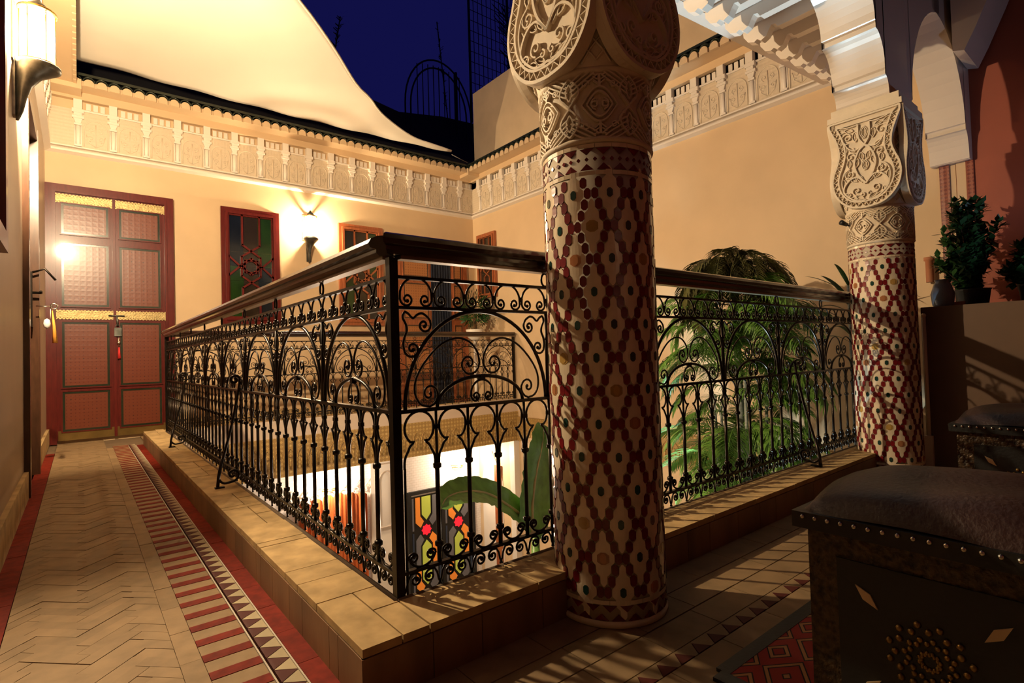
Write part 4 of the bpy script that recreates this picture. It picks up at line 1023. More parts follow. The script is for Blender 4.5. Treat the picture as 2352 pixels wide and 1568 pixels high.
# arch B, right of the second column, slightly out of line
q = MB(); xs0, xs1 = C2[0] + 0.178, XR
prB = [(0.0, 1.96), (0.0, 1.963)]
for i in range(7): a = i / 6 * pi / 2; prB.append((0.01 + 0.05 * (1 - math.cos(a)), 1.965 + 0.20 * math.sin(a)))
prB += [(0.045, 2.17), (0.045, 2.205), (0.055, 2.21)]
for i in range(13): t = i / 12; prB.append((0.06 + 0.50 * (1 - math.cos(t * pi / 2)) ** 1.0, 2.21 + 0.66 * math.sin(t * pi / 2) ** 1.15))
prof = [(XR - 0.05 - d, z) for d, z in prB]; xm = (xs0 + XR - 0.05) / 2; prof = prof + [(2 * xm - x, max(z, 2.09)) for x, z in prof][::-1]
prof = [(XR, 1.96)] + prof
vs = []; fs = []
for x, z in prof:
    t = (x - xs0) / (xs1 - xs0); t = max(0, min(1, t)); yn = -0.34 - 0.10 * t; yf = -0.06 - 0.15 * t
    vs += [(x, yn, z), (x, yf, z), (x, yn, 3.3), (x, yf, 3.3)]
for i in range(len(prof) - 1):
    a = i * 4; c = (i + 1) * 4; fs += [(a, a + 1, c + 1, c), (a, c, c + 2, a + 2), (a + 1, a + 3, c + 3, c + 1)]
q.add(vs, fs); obj('plain_arch', q, 'arch_paint', arch)
# arcade continues left of column one (above, out of frame) and the ceiling beam
q = MB(); q.box((0.1, -0.34, 3.02), (C1[0] - 0.178, -0.06, 3.3)); obj('lintel', q, 'arch_paint', arch)
q = MB(); q.prism([(-0.44, 3.3), (-0.44, 2.62), (-0.50, 2.60), (-0.56, 2.72), (-0.66, 2.95), (-0.80, 3.3)], XR - 0.42, XR - 0.02, 'x'); obj('corbel', q, 'arch_paint', arch)

# near eave with carved rafters above the railing
ne = sthing('trim_13', 'white painted eave with carved rafter tails above the near railing', 'eave')
def zE(x): return 2.92 + (x - 4.4) * 0.088
q = MB(); x0_, x1_ = 0.9, XR - 0.001
q.add([(x0_, -0.05, zE(x0_)), (x1_, -0.05, zE(x1_)), (x1_, 0.5, zE(x1_)), (x0_, 0.5, zE(x0_)), (x0_, -0.05, zE(x0_) + .05), (x1_, -0.05, zE(x1_) + .05), (x1_, 0.5, zE(x1_) + .05), (x0_, 0.5, zE(x0_) + .05)],
      [(3, 2, 1, 0), (4, 5, 6, 7), (0, 1, 5, 4), (1, 2, 6, 5), (2, 3, 7, 6), (3, 0, 4, 7)])
obj('soffit_board', q, 'arch_paint', ne)
q = MB(); q.add([(x0_, 0.43, zE(x0_) - .02), (x1_, 0.43, zE(x1_) - .02), (x1_, 0.52, zE(x1_) - .02), (x0_, 0.52, zE(x0_) - .02), (x0_, 0.43, zE(x0_) + .08), (x1_, 0.43, zE(x1_) + .08), (x1_, 0.52, zE(x1_) + .08), (x0_, 0.52, zE(x0_) + .08)],
      [(3, 2, 1, 0), (4, 5, 6, 7), (0, 1, 5, 4), (1, 2, 6, 5), (2, 3, 7, 6), (3, 0, 4, 7)])
obj('fascia', q, 'arch_paint', ne)
raf = MB(); P = [(-0.05, 0.0), (-0.05, -0.09), (0.20, -0.09), (0.215, -0.065), (0.24, -0.06), (0.255, -0.08), (0.275, -0.115), (0.31, -0.13), (0.335, -0.11), (0.355, -0.12), (0.395, -0.105), (0.425, -0.06), (0.43, 0.0)]
raf.prism(P[::-1], -0.028, 0.028, 'x'); rm_ = raf.mesh('rafter', 'arch_paint')
xr_ = [4.25 - 0.232 * k for k in range(15)]
for x in xr_: link('rafter', rm_, ne, (x, 0, zE(x)))

# ------------------------------------------------------------ shade sail
sail = thing('shade_sail', 'large cream canvas shade sail stretched under the night sky', 'sail')
NX, NY = 40, 30; free = [(3.86, 5.62), (3.48, 5.52), (3.02, 5.40), (2.41, 5.0), (2.08, 4.65), (1.83, 4.44), (1.53, 4.09), (1.37, 3.90), (1.03, 3.53), (0.81, 3.31), (0.3, 2.75), (-0.3, 2.05), (-0.74, 1.5)]
fr = catmull(free, 4)
def fy(x):
    for a, c in zip(fr, fr[1:]):
        if c[0] <= x <= a[0]: t = (a[0] - x) / max(1e-6, a[0] - c[0]); return a[1] + (c[1] - a[1]) * t
    return fr[-1][1] if x < fr[-1][0] else fr[0][1]
vs = []; fs = []
for i in range(NX + 1):
    x = -0.735 + (3.84 + 0.735) * i / NX; ya = 5.63 - 0.03 * math.sin(pi * i / NX); yb_ = min(fy(x), ya - 0.002)
    for j in range(NY + 1):
        t = j / NY; y = ya + (yb_ - ya) * t
        z = 3.80 - 0.05 * math.sin(pi * i / NX) + 0.02 * t
        z -= 0.13 * math.sin(pi * min(1, t * 1.0)) * (1 - i / NX) ** .5 * 0.6
        z += 0.008 * math.sin(x * 9 + y * 3) * (1 - t) + 0.012 * math.sin(i * .5 + j * .2) * t * .4
        vs.append((x, y, z))
for i in range(NX):
    for j in range(NY): a = i * (NY + 1) + j; fs.append((a, a + 1, a + NY + 2, a + NY + 1))
q = MB(); q.add(vs, fs, True); so = obj('canvas', q, 'sail', sail)
sm = so.modifiers.new('thick', 'SOLIDIFY'); sm.thickness = 0.004
q = MB(); q.tube([vs[i * (NY + 1) + NY] for i in range(NX + 1)], 0.012, 6); obj('edge_hem', q, 'sail', sail)
q = MB(); q.tube([(3.84, 5.61, 3.76), (4.3, 5.86, 3.80)], 0.006, 5); q.tube([(-0.73, 5.63, 3.8), (-0.92, 5.85, 3.75)], 0.006, 5); q.tube([(-0.735, 1.5, 3.82), (-0.93, 1.35, 3.78)], 0.006, 5); obj('corner_rope', q, 'canvas_r', sail)

# ------------------------------------------------------------ rooftop iron work against the sky
tr = thing('trellis_arch', 'dark iron half round trellis on the roof against the sky', 'trellis', (5.12, 8.0, 5.4))
for k, rr_ in enumerate((0.78, 0.66)):
    q = MB(); q.tube([(rr_, 0, -0.25)] + [(rr_ * math.cos(a), 0, 0.25 + rr_ * 1.35 * math.sin(a)) for a in [pi * i / 20 for i in range(21)]] + [(-rr_, 0, -0.2)], 0.018, 5); obj('hoop', q, 'darkiron', tr)
for k in range(9):
    x = -0.5 + 0.125 * k; q = MB(); q.tube([(x, 0, 0.0), (x, 0, 0.25 + 0.78 + 0.15 * math.cos(x * 2))], 0.010, 4); obj('upright', q, 'darkiron', tr)
q = MB(); q.tube([(0.42, 0, -0.1), (0.42, 0, 1.2)], 0.03, 5); obj('upright', q, 'darkiron', tr)
sc_ = thing('trellis_screen', 'tall dark iron trellis screen standing beside the nearest column capital', 'trellis', (6.75, 8.12, 5.5))
for k in range(14):
    x = -0.75 + 0.12 * k; q = MB(); q.tube([(x, 0, 0.2), (x, 0, 3.6)], 0.028 if k in (0, 9) else 0.008, 4); obj('upright', q, 'darkiron', sc_)
for k in range(14):
    q = MB(); q.tube([(-0.75, 0, 0.4 + k * 0.23), (0.85, 0, 0.4 + k * 0.23)], 0.007, 4); obj('crossbar', q, 'darkiron', sc_)
def tuft(name, loc, h, label, cat, m='dark', n=40, sp=0.12, lean=0.1):
    q = MB(); q.tube([(0, 0, 0), (lean * .5, 0, h * .5), (lean, 0, h)], 0.012, 4)
    for i in range(n):
        t = random.random(); z = h * t; a = random.uniform(0, 2 * pi); L = sp * random.uniform(.5, 1); x = lean * t
        q.add([(x, 0, z), (x + L * math.cos(a) * .7, L * math.sin(a) * .5, z + L * .6), (x + L * math.cos(a) * .9 + .02, L * math.sin(a) * .6, z + L * .8), (x + .02, 0.01, z + .03)], [(0, 1, 2, 3)])
    return tag(obj(name, q, m, None, loc), label, cat)
tuft('climbing_plant', (6.95, 7.55, 5.5), 2.6, 'dark climbing plant hanging on the rooftop trellis screen', 'plant', n=160, sp=0.45, lean=-0.4)
tuft('roof_plant', (5.25, 7.9, 5.5), 1.95, 'thin dark twig standing behind the half round trellis', 'plant', n=40, sp=0.10, lean=-0.2)
tuft('roof_plant', (2.83, 7.9, 5.6), 1.2, 'thin dark twig at the edge of the shade sail', 'plant', n=60, sp=0.12, lean=0.2)

# ------------------------------------------------------------ parapet with plants (right)
q = MB(); q.box((3.36, -2.6, FZ), (XR, -0.345, 0.86)); pw = struct('wall_parapet', q, 'red_wall', 'low dark plastered ledge carrying the potted shrub at the right', 'parapet')
pw.data.materials[0] = mat('brown_plaster', (0.11, 0.058, 0.03), 0.6, var=0.1, scale=4)
# mosaic strips on the pilaster beyond
for (ya, yb_, lab) in ((-0.245, -0.305, 'narrow red and gold mosaic strip left of the shrub'), (-0.40, -0.445, 'narrow red and gold mosaic strip beside the red wall')):
    q = MB(); q.box((XR - 0.012, yb_, 0.86), (XR, ya, 1.96)); o = struct('trim_14', q, 'strip_orn', lab, 'trim')
q = MB(); q.box((XR - 0.008, -0.40, 0.86), (XR, -0.345, 1.96)); struct('trim_15', q, 'plaster', 'yellow plaster pilaster between the two mosaic strips', 'pilaster')
def shrub(loc, h, label):
    r = thing('potted_shrub', label, 'shrub', loc)
    q = MB(); q.lathe([(0.06, 0), (0.08, 0.02), (0.095, 0.12), (0.10, 0.13), (0.088, 0.13), (0.08, 0.12), (0.001, 0.115)], 20, cap=False); obj('pot', q, 'darkleather', r)
    q = MB(); leaves = MB()
    for k in range(46):
        a = random.uniform(0, 2 * pi); sp = random.uniform(0.05, 0.24); hh = h * random.uniform(0.3, 1.0); sp *= 1.15 - 0.75 * hh / h
        pts = catmull([(0, 0, 0.1), (sp * .5 * math.cos(a), sp * .5 * math.sin(a), 0.1 + (hh - .1) * .5), (sp * math.cos(a), sp * math.sin(a), hh)], 5); q.tube(pts, lambda t: 0.006 * (1 - t) + 0.0015, 4)
        for p in pts[2:]:
            for j in range(9):
                d = Vector((random.gauss(0, 1), random.gauss(0, 1), random.gauss(0.4, 0.8))).normalized(); s_ = d.cross(Vector((0, 0, 1)))
                if s_.length < .1: continue
                s_.normalize(); L = random.uniform(0.04, 0.075); pv = Vector(p) + d * 0.004
                leaves.add([pv, pv + d * L * .5 + s_ * L * .28, pv + d * L, pv + d * L * .5 - s_ * L * .28], [(0, 1, 2, 3)])
    obj('stems', q, 'darkwood', r); obj('foliage', leaves, 'shrub', r, kind='stuff')
    return r
shrub((3.98, -0.48, 0.86), 0.74, 'bushy dark green potted shrub on the ledge before the red wall')
shrub((3.95, -0.80, 0.86), 0.40, 'low dark bushy plant on the ledge at the right picture edge')
q = MB(); q.box((3.70, -0.42, 0.861), (3.73, -0.34 - .15, 0.90)); tag(obj('plant_sign', q, 'terracotta'), 'small pale pink block lying before the potted shrub', 'block')
q = MB(); q.lathe([(0.04, 0), (0.055, 0.02), (0.062, 0.09), (0.045, 0.15), (0.035, 0.165), (0.042, 0.18), (0.03, 0.18), (0.001, 0.10)], 20, cap=False); tag(obj('jar', q, 'bluepot', None, (3.80, -0.27, 0.861)), 'blue grey glazed jar right of the farther column', 'jar')
bpy.data.objects['jar'].location = (3.62, -0.40, 0.861)
q = MB(); q.lathe([(0.025, 0), (0.025, 0.16), (0.034, 0.165), (0.034, 0.19), (0.02, 0.19), (0.001, 0.1)], 16, cap=False); tag(obj('terracotta_tube', q, 'terracotta', None, (XR - 0.04, -0.165, 1.10)), 'short terracotta pipe bracket on the wall beside the farther column', 'pipe')
q = MB(); q.tube([(0, 0, 0), (0, 0, 0.72)], 0.011, 8); q.ball((0, 0, 0.73), 0.014, 8); q.box((-.02, -.02, -0.2), (.02, .02, 0.0)); tag(obj('slim_pole', q, 'white', None, (3.352, -0.36, 0.08)), 'slim pale pole beside the farther mosaic column', 'pole')
q = MB(); q.tube([(0.0, 0, 0), (-0.03, 0.012, 0.01)], 0.005, 6); q.tube([(-0.025, 0.01, 0.008), (-0.065, 0.03, 0.024)], lambda t: 0.010 + 0.006 * t, 10); tag(obj('small_spotlight', q, 'darkleather', None, (C2[0] - 0.115, C2[1] + 0.118, 1.375)), 'tiny black spotlight clipped to the farther column neck', 'spotlight')

# ------------------------------------------------------------ palm
def frond_mesh(L, n, droop, wd, m, seed):
    rnd = random.Random(seed); q = MB(); P = []
    for i in range(15):
        t = i / 14; P.append((L * t * (1 - 0.25 * droop * t * t), 0, L * (0.55 * t - droop * 0.9 * t * t)))
    q.tube(P, lambda t: 0.006 * (1 - t) + 0.0015, 4)
    for k in range(n):
        t = 0.12 + 0.88 * k / n; i = min(13, int(t * 14)); f = t * 14 - i; p = Vector(P[i]).lerp(Vector(P[i + 1]), f); d = (Vector(P[i + 1]) - Vector(P[i])).normalized()
        for s_ in (-1, 1):
            l = wd * (0.45 + 0.55 * math.sin(pi * min(1, t * .9 + .1))) * rnd.uniform(0.8, 1.15)
            v = (d * 0.75 + Vector((0, s_ * 0.9, 0.08 + rnd.uniform(-.2, .1)))).normalized(); w_ = v.cross(Vector((0, 0, 1))).normalized() * 0.0075
            e1 = p + v * l * .5; e2 = p + v * l * 0.8 + Vector((0, 0, -l * 0.12)); e3 = p + v * l + Vector((0, 0, -l * 0.38))
            q.add([p - w_ * .5, p + w_ * .5, e1 + w_, e1 - w_, e2 + w_ * .7, e2 - w_ * .7, e3], [(0, 1, 2, 3), (3, 2, 4, 5), (5, 4, 6)])
    return q.mesh('frond', m)
palm = thing('areca_palm', 'tall feathery green palm rising from the patio behind the right railing', 'palm', (3.42, 0.88, GF))
PX, PY = 3.42, 0.88
def tk(t): return (0.12 - 0.16 * t, 0.03 - 0.05 * t, 4.6 * t)
q = MB(); q.tube([tk(i / 8) for i in range(9)], lambda t: 0.040 - 0.014 * t, 10); obj('trunk', q, 'palm_stem', palm)
for k in range(5):
    a = k * 1.3; q = MB(); q.tube([(0.1 * math.cos(a), 0.1 * math.sin(a), 0), (0.16 * math.cos(a), 0.16 * math.sin(a), 2.0), (0.22 * math.cos(a), 0.20 * math.sin(a), 3.4 + .12 * k)], lambda t: 0.022 - 0.012 * t, 8); obj('stem', q, 'palm_stem', palm)
q = MB(); q.lathe([(0.18, 0), (0.26, 0.05), (0.28, 0.4), (0.3, 0.42), (0.26, 0.42), (0.001, 0.38)], 24, cap=False); obj('pot', q, 'terracotta', palm)
FM = [frond_mesh(0.95, 40, 0.75, 0.24, 'frond', 1), frond_mesh(0.85, 36, 0.95, 0.22, 'frond', 2), frond_mesh(0.75, 34, 0.6, 0.20, 'frond', 3), frond_mesh(0.75, 40, 1.25, 0.17, 'frond_dry', 4)]
rnd = random.Random(5); cnt = 0
while cnt < 175:
    z = rnd.uniform(2.3, 4.35); a = rnd.uniform(0, 2 * pi); sc = rnd.uniform(.62, 1.0)
    k_ = rnd.randrange(3); L_ = (0.95, 0.85, 0.75)[k_] * 0.86 * sc
    if PX + L_ * math.cos(a) > 4.30 or PY + L_ * math.sin(a) < 0.12: continue
    t = z / 4.5; p = tk(t)
    link('frond', FM[k_], palm, (p[0], p[1], z), (rnd.uniform(-.25, .25), rnd.uniform(-0.55, 0.3), a), (sc,) * 3); cnt += 1
for k in range(64):
    a = rnd.uniform(0, 2 * pi); link('frond', FM[3], palm, (-.04 + rnd.uniform(-.06, .06), -.02 + rnd.uniform(-.06, .06), 4.60 + rnd.uniform(-.12, .08)), (0, rnd.uniform(-0.45, 0.4), a), (rnd.uniform(.6, .88),) * 3)
def blade(L, wd, droop, m, name='leaf', rib=None):
    q = MB(); n = 12; vs = []; fs = []
    for i in range(n + 1):
        t = i / n; w_ = wd * (math.sin(pi * min(1, t ** .75)) ** .7) * .5 + 0.002; x = L * t * (1 - .2 * droop * t); z = L * (0.9 * t - droop * t * t)
        vs += [(x, -w_, z + w_ * .35), (x, 0, z), (x, w_, z + w_ * .35)]
    for i in range(n): fs += [(i * 3, i * 3 + 1, i * 3 + 4, i * 3 + 3), (i * 3 + 1, i * 3 + 2, i * 3 + 5, i * 3 + 4)]
    q.add(vs, fs, True); return q
dr = thing('broad_leaf_plant', 'broad bladed green plant right of the palm crown', 'plant', (4.12, 0.30, GF))
q = MB(); q.tube([(0, 0, 0), (0, 0, 4.5)], 0.02, 6); obj('stem', q, 'palm_stem', dr)
bl = [blade(0.55, 0.06, .35, 'shrub').mesh('leaf', 'shrub'), blade(0.5, 0.05, .8, 'shrub').mesh('leaf', 'shrub')]
for k in range(16): link('leaf', bl[k % 2], dr, (0, 0, 4.45 - 0.03 * k), (0, 0, pi + 1.35 * math.sin(k * 2.4)), (0.55 + 0.03 * (k % 5),) * 3)

# ------------------------------------------------------------ banana plant
bn = thing('banana_plant', 'banana plant with two huge leaves left of the nearest column, down in the patio', 'plant', (1.50, 1.2, GF))
q = MB(); q.tube([(0, 0, 0), (0.0, 0, 1.6), (0.02, 0, 2.9)], lambda t: 0.06 - 0.035 * t, 10); obj('stem', q, 'leaf', bn)
def big_leaf(path, wd, name='leaf', fold=0.3, up=Vector((0, -1, 0.2))):
    """leaf blade along a 3D path; width direction = tangent x up"""
    P = catmull(path, 6); q = MB(); rib = MB(); vs = []; n = len(P)
    for i, p in enumerate(P):
        p = Vector(p); t = i / (n - 1); T = (Vector(P[min(n - 1, i + 1)]) - Vector(P[max(0, i - 1)])).normalized(); w_ = T.cross(up).normalized(); nn = w_.cross(T)
        ww = wd * (min(1, t * 5) ** .6) * (1 - max(0, (t - .55) / .45) ** 2.2) ** .5 * .5 + .001 if t > 0.02 else 0.004
        rag = 1 + 0.05 * math.sin(i * 2.7)
        for s_ in (-1, -.5, 0, .5, 1): vs.append(p + w_ * ww * s_ * rag + nn * (abs(s_) * ww * fold + 0.004 * math.sin(i * 1.7 + s_ * 3)))
    fs = [(i * 5 + k, i * 5 + k + 1, i * 5 + k + 6, i * 5 + k + 5) for i in range(n - 1) for k in range(4)]
    q.add(vs, fs, True); o = obj(name, q, 'leaf', bn); rib.tube([tuple(Vector(p)) for p in P], lambda t: 0.012 * (1 - t) + .002, 6); obj('midrib', rib, 'leafrib', o)
Lc = lambda x, z, y=1.2: (x - 1.50, y - 1.2, z - GF)
big_leaf([Lc(1.50, -0.46), Lc(1.50, -0.30), Lc(1.54, -0.10), Lc(1.60, 0.08), Lc(1.66, 0.19, 1.25)], 0.26)
big_leaf([Lc(1.50, -0.46), Lc(1.44, -0.36), Lc(1.34, -0.27), Lc(1.18, -0.16), Lc(1.0, -0.10, 1.15), Lc(0.84, -0.09, 1.1), Lc(0.76, -0.13, 1.05)], 0.16, up=Vector((0, -0.9, 0.65)))
big_leaf([Lc(1.50, -0.5), Lc(1.62, -0.35, 1.3), Lc(1.80, -0.2, 1.35), Lc(1.95, -0.25, 1.4)], 0.2)

# potted bush by the carved doorway, on a stand
bs = thing('potted_bush', 'round dark green bush on a stand at the courtyard corner', 'plant', (4.07, 5.45, FZ))
q = MB(); q.lathe([(0.10, 0), (0.03, 0.03), (0.025, 1.0), (0.11, 1.06), (0.14, 1.18), (0.12, 1.18), (0.001, 1.14)], 20, cap=False); obj('stand', q, 'white', bs)
lv = MB()
for k in range(900):
    d = Vector((random.gauss(0, 1), random.gauss(0, 1), random.gauss(0, 1))).normalized(); p = Vector((0, 0, 1.48)) + Vector((d.x * .22, d.y * .22, d.z * .30)) * random.uniform(.5, 1); s_ = d.orthogonal().normalized(); L = 0.06
    lv.add([p, p + d * L * .5 + s_ * L * .3, p + d * L, p + d * L * .5 - s_ * L * .3], [(0, 1, 2, 3)])
obj('foliage', lv, 'shrub', bs, kind='stuff')

# ------------------------------------------------------------ patio seen through the railing
pd = sthing('door_4', 'stained glass door with red and orange star panes down in the patio', 'door'); pd.location = (0, YW, 0)
q = MB(); frame_rect(q, 3.08, 4.26, GF, -1.34, 0.05, -0.05, 0, False); q.box((3.64, -0.05, GF), (3.70, 0, -1.39)); obj('door_frame', q, 'darkleather', pd)
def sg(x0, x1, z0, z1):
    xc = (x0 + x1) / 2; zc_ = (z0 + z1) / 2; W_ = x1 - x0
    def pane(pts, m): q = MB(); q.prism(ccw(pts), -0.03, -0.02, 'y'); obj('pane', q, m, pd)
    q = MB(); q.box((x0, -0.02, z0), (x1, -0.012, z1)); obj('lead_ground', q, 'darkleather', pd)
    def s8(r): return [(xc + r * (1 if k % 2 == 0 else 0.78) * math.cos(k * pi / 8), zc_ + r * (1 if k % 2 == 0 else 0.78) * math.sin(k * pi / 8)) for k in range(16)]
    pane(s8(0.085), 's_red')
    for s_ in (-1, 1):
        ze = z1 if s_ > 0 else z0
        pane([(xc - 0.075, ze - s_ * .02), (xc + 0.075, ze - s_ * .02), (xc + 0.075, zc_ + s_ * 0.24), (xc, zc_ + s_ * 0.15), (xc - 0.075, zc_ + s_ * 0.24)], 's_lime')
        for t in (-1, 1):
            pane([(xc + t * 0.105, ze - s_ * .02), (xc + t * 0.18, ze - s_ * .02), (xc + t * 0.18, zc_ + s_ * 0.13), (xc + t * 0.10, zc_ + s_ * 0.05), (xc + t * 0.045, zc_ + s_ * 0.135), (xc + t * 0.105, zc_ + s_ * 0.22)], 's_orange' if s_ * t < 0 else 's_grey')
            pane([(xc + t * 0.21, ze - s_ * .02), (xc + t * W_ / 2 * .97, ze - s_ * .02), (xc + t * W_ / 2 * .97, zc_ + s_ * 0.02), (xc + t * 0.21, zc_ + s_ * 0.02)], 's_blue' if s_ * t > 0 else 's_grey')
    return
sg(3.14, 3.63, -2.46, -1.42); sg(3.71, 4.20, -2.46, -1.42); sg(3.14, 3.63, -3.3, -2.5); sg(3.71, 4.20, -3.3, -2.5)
# white relief pilaster with framed panels
pl = sthing('trim_16', 'white patio pilaster with arched relief panel', 'pilaster')
q = MB(); q.box((2.50, YW - 0.06, GF), (2.95, YW, -0.66)); obj('pilaster', q, 'white', pl)
q = MB(); frame_rect(q, 2.56, 2.89, -1.75, -0.85, 0.012, -0.012, 0)
q.tube([(2.62, -0.006, -1.68), (2.62, -0.006, -1.1)] + [(2.725 - 0.105 * math.cos(a), -0.006, -1.1 + 0.14 * math.sin(a)) for a in [pi * i / 10 for i in range(11)]] + [(2.83, -0.006, -1.1), (2.83, -0.006, -1.68)], 0.007, 4)
o = obj('relief_panel', q, 'pinkwall', pl); o.location = (0, YW - 0.06, 0)
# orange curtains with scalloped pelmet under a white carved arch
cur = thing('orange_curtain', 'orange curtain in hanging folds in the patio, seen through the left balusters', 'curtain', (0, 0, 0))
for k in range(6):
    x = 1.50 + 0.155 * k; q = MB(); n = 10; pts = [(x + 0.15 * i / n, YW - 0.10 + 0.03 * math.sin(pi * i / n * 3)) for i in range(n + 1)]
    top = [(-1.17 - 0.0 + 0.05 * math.sin(pi * i / n)) - 0.05 * abs(k - 2.5) / 2.5 for i in range(n + 1)]
    q.add([(a, b_, -2.9) for a, b_ in pts] + [(a, b_, t) for (a, b_), t in zip(pts, top)], [(i, i + 1, n + 2 + i, n + 1 + i) for i in range(n)], True)
    obj('curtain_fold', q, 'orange_cloth', cur)
q = MB()
for k in range(7):
    x = 1.44 + 0.165 * k; q.tube(XZ(spiral((x, -1.16), 0.07, 0, 1.2, 1, .01, 14), YW - 0.05), 0.010, 5); q.tube([(x, YW - .05, -1.1), (x + .08, YW - .05, -1.02)], 0.010, 5)
tag(obj('carved_arch_trim', q, 'white'), 'white carved plaster scrollwork above the orange curtains', 'trim')
# patio bowl lamps
for x, lab in ((1.93, 'glowing bowl lamp on the patio wall above the orange curtains'), (3.97, 'glowing bowl lamp on the patio wall above the stained glass door')):
    r = thing('bowl_lamp', lab, 'lamp', (x, YW - 0.001, -1.06), 0, 'patio bowl lamps')
    q = MB(); q.lathe([(0.10, 0.0), (0.14, 0.10), (0.17, 0.20)], 16, (0, 0), pi, 2 * pi, False); obj('bowl', q, 'glow2', r)
    q = MB(); q.tube([(0.105 * math.cos(a), 0.105 * math.sin(a), 0.0) for a in [pi + pi * i / 14 for i in range(15)]], 0.008, 5); q.tube([(0.085 * math.cos(a), 0.085 * math.sin(a), -0.03) for a in [pi + pi * i / 14 for i in range(15)]], 0.008, 5); obj('gold_ring', q, 'gold', r, label='gold ring')
# arched niche with brown door leaf in the right patio wall
nc = sthing('door_5', 'pointed arch niche with brown door leaf in the patio right wall', 'door'); nc.location = (XR, 0, 0)
q = MB(); q.prism([(5.28, GF), (5.80, GF), (5.80, -1.30), (5.74, -1.12), (5.54, -0.86), (5.36, -1.12), (5.28, -1.30)], -0.012, 0.0, 'x'); obj('niche', q, 'white', nc)
q = MB(); q.box((-0.03, 5.30, GF), (-0.01, 5.46, -1.06)); obj('door_leaf', q, 'brownwood', nc)
q = MB(); q.box((-0.10, 4.86, GF), (0, 4.97, -0.62)); obj('patio_pier', q, 'white', nc)

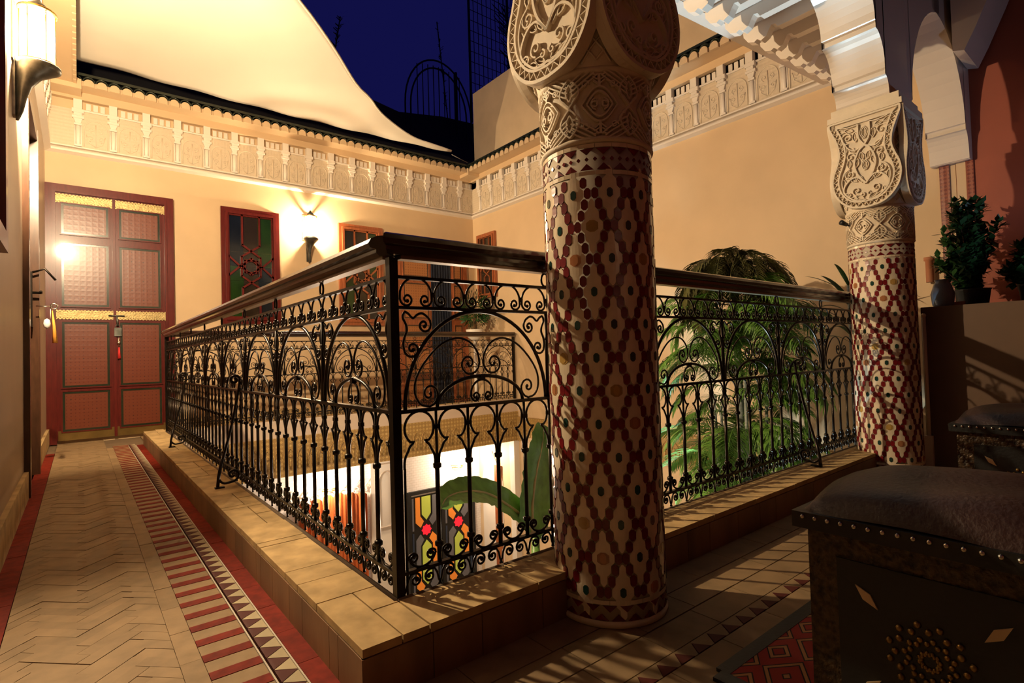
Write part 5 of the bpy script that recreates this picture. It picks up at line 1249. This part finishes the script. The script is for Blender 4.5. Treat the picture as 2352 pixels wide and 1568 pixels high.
# ------------------------------------------------------------ stools, rug
def stool(loc, label):
    r = thing('leather_stool', label, 'stool', loc, 0, 'leather topped stools')
    s_ = 0.185; H_ = 0.42
    q = MB(); q.box((-s_, -s_, 0.0), (s_, s_, H_)); obj('body', q, 'embossed', r)
    for k in range(4):
        rot = (0, 0, k * pi / 2)
        q = MB(); q.box((-0.135, -s_ - 0.004, 0.10), (0.135, -s_, 0.375)); pnl = obj('inset_panel', q, 'darkleather', r, rot=rot, label='black leather inset panel')
        q = MB()
        for i in range(24):
            a = 2 * pi * i / 24; rr_ = 0.058 if i % 2 else 0.048; q.ball((rr_ * math.cos(a), -s_ - 0.005, 0.24 + rr_ * math.sin(a)), 0.006, 5); q.ball((rr_ * .6 * math.cos(a + .1), -s_ - 0.005, 0.24 + rr_ * .6 * math.sin(a + .1)), 0.005, 5)
            q.ball((rr_ * .25 * math.cos(a), -s_ - 0.005, 0.24 + rr_ * .25 * math.sin(a)), 0.004, 4)
        obj('rosette', q, 'agedbrass', pnl, label='round brass rosette')
        for sx in (-1, 1):
            for sz in (-1, 1):
                q = MB(); c = Vector((sx * 0.088, 0.24 + sz * 0.078)); d = Vector((sx, sz * 1.0)).normalized(); nn = Vector((-d.y, d.x))
                q.prism(ccw([tuple(c - d * .024), tuple(c + nn * .008), tuple(c + d * .024), tuple(c - nn * .008)]), -s_ - 0.007, -s_ - 0.003, 'y'); obj('bone_inlay', q, 'bone', pnl, label='bone coloured diamond inlay')
    q = MB(); q.box((-s_ - 0.02, -s_ - 0.02, H_), (s_ + 0.02, s_ + 0.02, H_ + 0.03)); obj('seat_edge', q, 'darkleather', r)
    q = MB(); n = 20; vs = []; fs = []; w_ = s_ + 0.012
    for i in range(n + 1):
        for j in range(n + 1):
            u = -1 + 2 * i / n; v = -1 + 2 * j / n; z = H_ + 0.03 + 0.062 * ((1 - abs(u) ** 4) * (1 - abs(v) ** 4)) ** .55 + .004 * math.sin(5 * u + 3 * v); vs.append((u * w_, v * w_, z))
    for i in range(n):
        for j in range(n): a = i * (n + 1) + j; fs.append((a, a + n + 1, a + n + 2, a + 1))
    q.add(vs, fs, True); obj('cushion', q, 'leather', r, label='padded oxblood leather seat')
    st = MB().ball((0, 0, 0), 0.0045, 6).mesh('stud', 'stud')
    for k in range(18):
        t = -s_ + 2 * s_ * k / 17
        for (x, y_) in ((t, -s_ - .021), (t, s_ + .021), (-s_ - .021, t), (s_ + .021, t)): link('stud', st, r, (x, y_, H_ + 0.022))
    return r
stool((0.42 + 0.185, -0.862 - 0.185 - 0.02, FZ + 0.0095), 'near carved stool with padded leather seat, bottom right corner')
stool((2.16, -0.97, FZ + 0.0095), 'farther leather stool, half hidden at the right picture edge')
def rug_mat():
    m, n, l, b_ = nt('woven_rug', 0.95); v = tc(n, l)
    sp = n.new('ShaderNodeSeparateXYZ'); l.new(v, sp.inputs[0])
    def mth(op, a, c=None, val=None):
        x = n.new('ShaderNodeMath'); x.operation = op; l.new(a, x.inputs[0])
        if c is not None: l.new(c, x.inputs[1])
        if val is not None: x.inputs[1].default_value = val
        return x.outputs[0]
    px = mth('PINGPONG', sp.outputs[0], val=0.09); py = mth('PINGPONG', sp.outputs[1], val=0.06)
    py2 = mth('MULTIPLY', py, val=1.5); s_ = mth('ADD', px, py2); f = mth('PINGPONG', s_, val=0.035); f2 = mth('MULTIPLY', f, val=28.0)
    cr = n.new('ShaderNodeValToRGB'); cr.color_ramp.interpolation = 'CONSTANT'; e = cr.color_ramp.elements
    e[0].color = (0.30, 0.03, 0.02, 1); e[1].position = 0.62; e[1].color = (0.02, 0.015, 0.012, 1); x = e.new(0.78); x.color = (0.42, 0.20, 0.07, 1)
    l.new(f2, cr.inputs[0]); l.new(cr.outputs[0], b_.inputs['Base Color']); return m
rg = thing('rug', 'red woven rug with zigzag lozenges beside the near stool', 'rug', (0.52, -2.6, FZ))
q = MB(); q.box((0.0, 0.0, 0.001), (2.3, 1.95, 0.008)); obj('woven_field', q, rug_mat(), rg)
q = MB(); q.box((-0.04, -0.02, 0.0), (0.0, 1.97, 0.009)); q.box((0, 1.95, 0.0), (2.3, 1.985, 0.009)); obj('dark_border', q, 'darkleather', rg)
